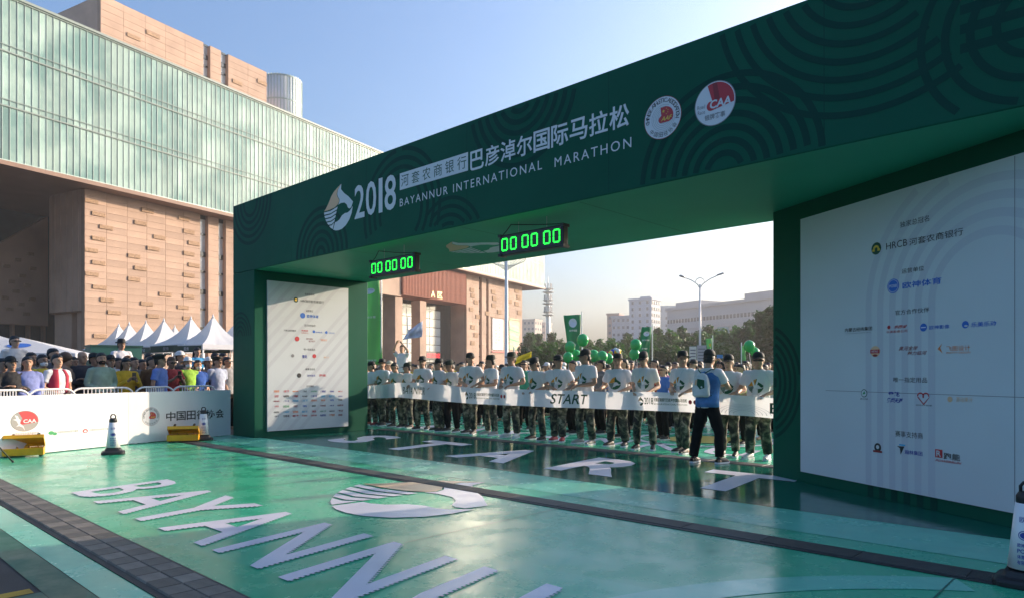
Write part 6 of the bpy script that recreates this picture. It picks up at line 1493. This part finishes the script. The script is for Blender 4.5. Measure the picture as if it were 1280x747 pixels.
vs = [rib_pt(ua + (ub - ua) * i / n, j / m_) for i in range(n + 1) for j in range(m_ + 1)]
fs = [(i * (m_ + 1) + j, (i + 1) * (m_ + 1) + j, (i + 1) * (m_ + 1) + j + 1, i * (m_ + 1) + j + 1) for i in range(n) for j in range(m_)]
M['ribbon'] = mat('white satin ribbon', (.84, .83, .85), .5, transl=.33)
rc = mesh_obj('cloth', pyd('cloth', vs, fs, True), M['ribbon'], rib)
RSH = Sheet(lambda x, y, l: rib_pt(x, y, .006 + l), rc)
def ru(x): return px_v(x, 490, RV)[0]
RSH.text('START', ru(689), ru(732), .22, .80, M['ink_green'], .012, shear=.06)
RSH.text('BAYANNUR', ru(504.5), ru(531), .28, .72, M['ink_green'], 0, shear=.03)
RSH.text('BAYANNUR', ru(962), ru(962) + 2.0, .22, .75, M['ink_green'], .01)
for x0, x1 in ((581, 634), (796, 873)):
    a, c = ru(x0), ru(x1); w = c - a; hgt = .32
    T = lambda pl: [(a + .07 * w + x * .135, .5 + z * .5) for x, z in pl]
    RSH.poly(T(LOGO['mane']), M['ink_tan'], 'horse_mark'); RSH.poly(T(LOGO['head']), M['ink_green'], 'horse_mark'); RSH.poly(T(LOGO['neck']), M['ink_green'], 'horse_mark')
    RSH.text('2018', a + .14 * w, a + .29 * w, .34, .70, M['ink_green'], .01); RSH.text('河套农商银行巴彦淖尔国际马拉松', a + .30 * w, a + .82 * w, .50, .70, M['ink_green'], .02); RSH.text('BAYANNUR INTERNATIONAL MARATHON', a + .30 * w, a + .82 * w, .33, .42, M['ink_green'])
    RSH.disc(a + .87 * w, .53, .035, M['ink_red'], 'emblem', .003, .11); RSH.disc(a + .95 * w, .53, .035, M['ink_dred'], 'emblem', .003, .11)
for k in range(5): RSH.ring(ru(930), .1, .16 + .07 * k, .172 + .07 * k, M['panel_grey'], 'ring_print', .002, 0, 180, 30, lambda x, y: 0 < y < 1)
# ------------------------------------------------------------------ man in the blue vest
u, v = px_floor(884, 579); M['vest'] = mat('blue mesh vest', (.07, .20, .46), .75, var=.35, vscale=7, bump=.2, bscale=30)
man = person('man in a blue vest with a white backpack seen from behind at the ribbon', W(u, v, .012), face(.72, .69), 1.76, 'reach', M['tee'], 'short', 'black_cloth', 'cap', 'cap', 'black_rubber')
def vest_mesh(lean=0.0, open_front=False):
    rows_ = [(.865, .192, .140), (.95, .188, .138), (1.05, .184, .134), (1.15, .190, .136), (1.25, .199, .139), (1.33, .200, .133), (1.39, .176, .112), (1.43, .150, .094), (1.455, .108, .080)]
    n_ = 30; vs_ = []; fs_ = []; a0, a1 = (R(-70), R(250)) if open_front else (R(-90), R(270))
    for (z, a_, b_) in rows_:
        q = z - .95 if z > .95 else 0; oy = -math.sin(lean) * q; zz = .95 + q * math.cos(lean) if z > .95 else z
        for k in range(n_ + 1):
            t = a0 + (a1 - a0) * k / n_; w_ = 1 + .015 * math.sin(z * 31 + k) ; vs_.append((a_ * w_ * math.cos(t), oy + b_ * w_ * math.sin(t), zz))
    for i in range(len(rows_) - 1):
        for k in range(n_): fs_.append((i * (n_ + 1) + k, i * (n_ + 1) + k + 1, (i + 1) * (n_ + 1) + k + 1, (i + 1) * (n_ + 1) + k))
    return pyd('vest', vs_, fs_, True)
vest = mesh_obj('vest', vest_mesh(.10), M['vest'], man); sd = vest.modifiers.new('t', 'SOLIDIFY'); sd.thickness = .008
bagr = empty('backpack', man.location, man.rotation_euler.z); bagr.scale = man.scale; tag(bagr, 'white and green drawstring backpack on the man in the blue vest', 'backpack')
def bag(b, y0):
    b.rings([(1.02, .11, .05, 0, y0), (1.05, .135, .075, 0, y0 + .01), (1.15, .14, .085, 0, y0 + .012), (1.27, .125, .075, 0, y0 + .006), (1.35, .085, .05, 0, y0 - .01), (1.385, .03, .03, 0, y0 - .03)], 20, power=2.6); return b
bg_ = remesh(bag(MB(), .165), .012, 'sack', 3, .006, 5); mesh_obj('sack', bg_, mat('white nylon', (.60, .62, .62), .6, var=.1, vscale=9), bagr)
BKS = Sheet(lambda x, y, l: (-x, .262 + l - abs(x) * .25 - abs(y - 1.16) * .12, y), bagr)
BKS.poly([(-.02, 1.30), (.09, 1.28), (.10, 1.16), (.03, 1.14), (-.02, 1.2)], M['tee_green'], 'bag_print', .012); BKS.poly([(-.06, 1.28), (-.02, 1.29), (-.03, 1.20), (-.07, 1.2)], M['ink_tan'], 'bag_print', .012); BKS.poly([(-.09, 1.12), (.08, 1.12), (.09, 1.09), (-.09, 1.09)], M['tee_green'], 'bag_print', .012)
for s in (-1, 1): MB().tube([(s * .03, .13, 1.38), (s * .11, .075, 1.44), (s * .13, -.02, 1.45), (s * .13, -.13, 1.33), (s * .15, -.10, 1.12), (s * .12, .10, 1.04)], .008, 6).obj('cord', M['tee_green'], bagr, smooth=True)
# ------------------------------------------------------------------ runners waiting behind the ribbon
rp = random.Random(17); RM = [mat('runner top', c, .8) for c in ((.55, .04, .05), (.05, .15, .5), (.7, .68, .66), (.02, .02, .025), (.6, .45, .03), (.35, .6, .08), (.05, .3, .2), (.55, .2, .35), (.70, .70, .72), (.12, .12, .14), (.75, .75, .76))]
CN = ['red', 'blue', 'pale grey', 'black', 'yellow', 'lime green', 'dark green', 'pink', 'off white', 'charcoal', 'white']
HN = {'short_hair': 'short hair', 'long_hair': 'long hair', 'cap': 'a cap'}
def runner(uu, vv, label_tail, row):
    k = rp.random(); ci = rp.randrange(len(RM)); hat = rp.choice(('short_hair', 'short_hair', 'long_hair', 'cap', 'short_hair'))
    person('runner in ' + CN[ci] + ' top, ' + label_tail, W(uu, vv, .006), ROT + rp.uniform(-.5, .5), rp.uniform(1.56, 1.76), rp.choice(('stand', 'fold', 'cross', 'stand')), RM[ci], 'short', 'black_cloth', hat, (rp.choice(('cap', 'cap_white')) if hat == 'cap' else 'hair'), group='runners waiting behind the ribbon', feet=row < 1, legs=row < 2, extras=('glasses',) if k > .88 else ())
rown = ['front', 'second', 'third', 'fourth', 'rear']
for row in range(5):
    vv = 16.2 + row * 1.1; uu = -25.2 + rp.uniform(0, .3) - row * 1.3; i_ = 0
    while uu < -5.6 + row * .5:
        runner(uu, vv + rp.uniform(-.3, .3), ORD[i_] + ' from left in the ' + rown[row] + ' waiting row', row)
        uu += rp.uniform(.52, .80) * (1.0 if row < 3 else 1.2); i_ += 1
uu = -21.0; i_ = 0
while uu < -5.4:
    runner(uu, 14.8 + rp.uniform(-.5, .5), ORD[i_] + ' from left in the loose row behind the helpers', 1); uu += rp.uniform(.65, 1.0); i_ += 1
for i_, (x, vv) in enumerate(((459, 12.6), (519, 12.4), (557, 12.6), (577, 13.2), (602, 12.8), (655, 12.9), (716, 12.8), (751, 13.2), (779, 12.7), (829, 13.0), (925, 13.2))):
    runner(px_v(x, 470, vv)[0], vv, ORD[i_] + ' from left just behind the ribbon holders', 0)
d = 22.5; P_ = px_depth(502.5, 431, d); person('person in white lifted above the runners waving the blue and white flag', (P_.x, P_.y, P_.z - 1.72), ROT + .5, 1.72, 'armsup', M['tee'], 'short', 'black_cloth', 'short_hair', 'hair', feet=False)
b = MB(); b.tube([(0, 0, -.6), (.0, 0, 1.2)], .02, 8); 
P_ = px_depth(901, 430, 20); person('spectator holding a blue phone up high behind the man in the blue vest', (P_.x, P_.y, .006), ROT, 1.70, 'armsup', RM[3], 'long', 'black_cloth', 'short_hair', 'hair', feet=False)
u_, v_ = P_.x, P_.y
ph = MB().box(-.09, .09, -.006, .006, 0, .10).obj('phone', mat('blue phone screen', (.05, .25, .6), .2), None, (P_.x - .12, P_.y - .30, 1.83), ROT, bevel=.004); tag(ph, 'blue phone held up over the crowd at right', 'phone')
# ------------------------------------------------------------------ spectators behind the boards
NB = Vector((-BDIR.y, BDIR.x, 0)); NB2 = Vector((-BDIR2.y, BDIR2.x, 0))
def at_crowd(x, y_top, off):
    if x < 160: P, D, N = Vector((BA.x, BA.y, 0)), BDIR, NB
    else: P, D, N = Vector((BA2.x, BA2.y, 0)), BDIR2, NB2
    P = P + N * off; t, z = px_line(x, y_top, P, D); return P + D * t, z
def cm(*c): return mat('cloth', c, .85, var=.22, vscale=5, bump=.3, bscale=14)
FR = face(.80, -.60)
spect = [
 # x, head top y, row offset, pose, shirt, kind, hat, hat material, extras, turn, label
 (34.5, 445.5, .80, 'fold', cm(.20, .24, .50), 'long', 'long_hair', 'hair', (), 0, 'woman in a lavender blue jacket with hands folded at the barrier'),
 (72, 443, .75, 'fold', cm(.66, .66, .68), 'short', 'short_hair', 'hair', (), .3, 'young man in a red vest over a white shirt looking up'),
 (14, 446.5, .85, 'cross', cm(.02, .02, .022), 'long', 'cap', 'cap', (), 0, 'person in a dark jacket and dark cap at the left edge'),
 (127, 441, .80, 'fold', cm(.22, .32, .26), 'long', 'short_hair', 'hair', ('dark_mask',), 0, 'man in a striped grey green jacket with a shoulder strap'),
 (157.5, 447, .80, 'phone', cm(.62, .38, .02), 'long', 'long_hair', 'hair', (), 0, 'woman in a yellow jacket holding a phone before her'),
 (190, 445.5, 1.1, 'stand', cm(.16, .075, .03), 'long', 'short_hair', 'hair', (), .2, 'man in a brown jacket left of the policeman'),
 (235, 447, 1.35, 'fold', cm(.30, .55, .06), 'short', 'brim_hat', 'cap_white', ('mask',), 0, 'woman in a bright green shirt with a white hat and mask'),
 (247.5, 450, 1.35, 'fold', cm(.02, .09, .38), 'short', 'short_hair', 'hair', ('mask',), 0, 'person in a blue shirt with a white mask'),
 (272, 446, 1.3, 'stand', cm(.42, .47, .62), 'short', 'peaked', 'cap', (), .1, 'policeman in a pale blue shirt and black belt near the arch leg'),
 (284.5, 446, 1.4, 'stand', cm(.34, .33, .34), 'short', 'short_hair', 'hair', ('glasses',), 0, 'man in a grey shirt and sunglasses against the arch leg'),
 (214, 446, 1.15, 'phone', cm(.45, .05, .05), 'short', 'short_hair', 'hair_brown', ('glasses',), 0, 'woman in a red shirt shading her face beside the policeman'),
 (103, 439, 1.35, 'cross', cm(.025, .027, .04), 'long', None, 'hair', (), 0, 'bald man in a dark open jacket with folded arms'),
 (53.5, 443, 1.45, 'stand', cm(.60, .45, .05), 'short', 'short_hair', 'hair', ('mask',), 0, 'person in a yellow top with a pale mask behind the lavender jacket'),
 (67, 432, 1.9, 'stand', cm(.10, .10, .12), 'short', 'short_hair', 'hair', (), .3, 'tall man behind the red vest'),
 (83, 442, 1.4, 'stand', cm(.20, .15, .12), 'long', 'curly_hair', 'hair_brown', (), .5, 'person with brown curly hair right of the red vest'),
 (39.5, 440.5, 2.0, 'stand', cm(.30, .25, .22), 'long', 'short_hair', 'hair', (), 0, 'small head behind the lavender jacket'),
 (138.5, 444.5, 1.3, 'fold', cm(.60, .60, .62), 'short', 'cap', 'cap', (), 0, 'man in a white shirt and dark cap behind the striped jacket'),
 (168, 446.5, 1.4, 'stand', cm(.14, .14, .15), 'short', 'short_hair', 'hair', (), 0, 'man with a ruddy face right of the yellow jacket'),
 (118, 442, 1.5, 'stand', cm(.06, .07, .10), 'long', 'brim_hat', 'cap', (), 0, 'person in a dark brimmed hat behind the striped jacket'),
 (226, 439.5, 1.9, 'stand', cm(.06, .06, .07), 'short', 'brim_hat', 'cap_white', (), 0, 'person in a white hat behind the bright green shirt'),
 (261, 447, 1.6, 'fold', cm(.04, .04, .045), 'short', 'brim_hat', 'cap_white', (), 0, 'person in a dark shirt and white sun hat left of the pale policeman'),
 (269.5, 440.5, 2.2, 'stand', cm(.10, .09, .09), 'short', 'short_hair', 'hair', (), 0, 'dark haired man behind the pale policeman'),
 (279.5, 441.5, 2.2, 'stand', cm(.35, .32, .30), 'short', 'short_hair', 'hair', (), 0, 'man behind the grey shirt near the arch leg'),
 (187, 441.5, 2.0, 'stand', cm(.05, .05, .06), 'long', 'short_hair', 'hair', (), 0, 'dark head behind the brown jacket'),
 (92, 446, 1.7, 'stand', cm(.04, .04, .05), 'long', 'short_hair', 'hair', (), 0, 'dark head between the curly hair and the bald man'),
 (4, 448, 1.2, 'stand', cm(.5, .5, .5), 'short', 'short_hair', 'hair', (), 0, 'person in pale clothes cut by the left edge'),
 (148, 447, 1.5, 'stand', cm(.30, .10, .09), 'short', 'short_hair', 'hair', (), 0, 'short person in dark red left of the yellow jacket'),
 (178, 449, 1.6, 'stand', cm(.1, .12, .1), 'long', 'short_hair', 'hair', (), 0, 'dark figure between the yellow jacket and the brown jacket'),
]
for (x, yt, off, pose, sm_, kd, hat, hm, ex, dr, lab) in spect:
    P, z = at_crowd(x, yt, off); person(lab, (P.x, P.y, 0), FR + dr, max(1.52, min(1.92, z)), pose, sm_, kd, 'black_cloth', hat, hm, extras=ex, group='spectators behind the white banner boards', feet=False)
# red vest
q = [o for o in C.objects if o.get('label', '').startswith('young man in a red vest')][0]
vst = mesh_obj('vest', vest_mesh(0, True), cm(.36, .02, .05), q); s = vst.modifiers.new('t', 'SOLIDIFY'); s.thickness = .01
def held(owner, name, label, cat, p, size, m):
    o_ = [o for o in C.objects if o.get('label', '').startswith(owner)][0]
    Mx = Matrix.Translation(o_.location) @ Matrix.Rotation(o_.rotation_euler.z, 4, 'Z') @ Matrix.Diagonal((*o_.scale, 1))
    w, d_, h = size; k = MB().box(-w / 2, w / 2, -d_ / 2, d_ / 2, -h / 2, h / 2).obj(name, m, None, Mx @ Vector(p), o_.rotation_euler.z, bevel=.006); tag(k, label, cat); return k
held('woman in a yellow jacket', 'phone', 'black phone in the hands of the woman in yellow', 'phone', (0, -.36, 1.34), (.08, .012, .16), M['black_plastic'])
held('woman in a red shirt', 'phone', 'dark phone held by the woman in the red shirt', 'phone', (0, -.36, 1.34), (.08, .012, .16), M['black_plastic'])
cb = held('young man in a red vest', 'camera', 'black camera held low by the man in the red vest', 'camera', (0, -.27, .97), (.15, .07, .10), M['black_plastic'])
MB().tube([(0, -.03, 0), (0, -.10, -.005)], .036, 14).obj('lens', M['black_plastic'], cb)
# the policeman inside the boards
P, z = at_crowd(200.5, 446, .55); pol = person('policeman in a blue shirt and black peaked cap standing tall at the barrier', (P.x, P.y, 0), FR + .7, 1.80, 'stand', cm(.14, .22, .56), 'short', 'black_cloth', 'peaked', 'cap', feet=False, group='spectators behind the white banner boards')
# raised onlookers on a low stand
d_ = 17.5
for x, yt, sm_, kd, hat, hm, pose, ex, lab in ((18.5, 420, cm(.68, .62, .58), 'long', 'short_hair', 'hair', 'stand', ('glasses',), 'woman in a cream jacket and sunglasses standing above the crowd'), (151.5, 424.5, cm(.64, .62, .66), 'short', 'bush', 'cap', 'phone', (), 'photographer in a white shirt and black hat standing above the crowd'), (246, 434, cm(.04, .26, .52), 'short', 'long_hair', 'hair', 'phone', (), 'woman in a bright blue top standing above the crowd')):
    P, z = at_crowd(x, yt, 2.7); person(lab, (P.x, P.y, z - 1.66), FR, 1.66, pose, sm_, kd, 'black_cloth', hat, hm, extras=ex, group='onlookers standing above the crowd', feet=False)
    st = MB(); hgt = max(.12, z - 1.66); st.box(-.35, .35, -.3, .3, hgt - .05, hgt); 
    sr = empty('step_stool', (P.x, P.y, 0), FR); tag(sr, 'step stool under the ' + lab.replace(' standing above the crowd', ''), 'stool'); st.obj('seat', M['steel'], sr)
    for a in (-1, 1):
        for c in (-1, 1): MB().box(a * .3 - .02, a * .3 + .02, c * .25 - .02, c * .25 + .02, 0, hgt - .051).obj('leg', M['steel'], sr)
# ================================================================== MORNING HAZE
hz_m = bpy.data.materials.new('morning haze'); hz_m.use_nodes = True
hn = hz_m.node_tree.nodes; hl = hz_m.node_tree.links
hn.remove(hn['Principled BSDF']); pv_ = hn.new('ShaderNodeVolumePrincipled'); pv_.inputs['Color'].default_value = (0.97, 0.94, 0.92, 1); pv_.inputs['Density'].default_value = 0.0007; pv_.inputs['Anisotropy'].default_value = 0.35
hl.new(pv_.outputs[0], hn['Material Output'].inputs['Volume'])
hzb = MB().box(-420, 520, -60, 700, -1.0, 62.0).obj('haze', hz_m); tag(hzb, kind='stuff')
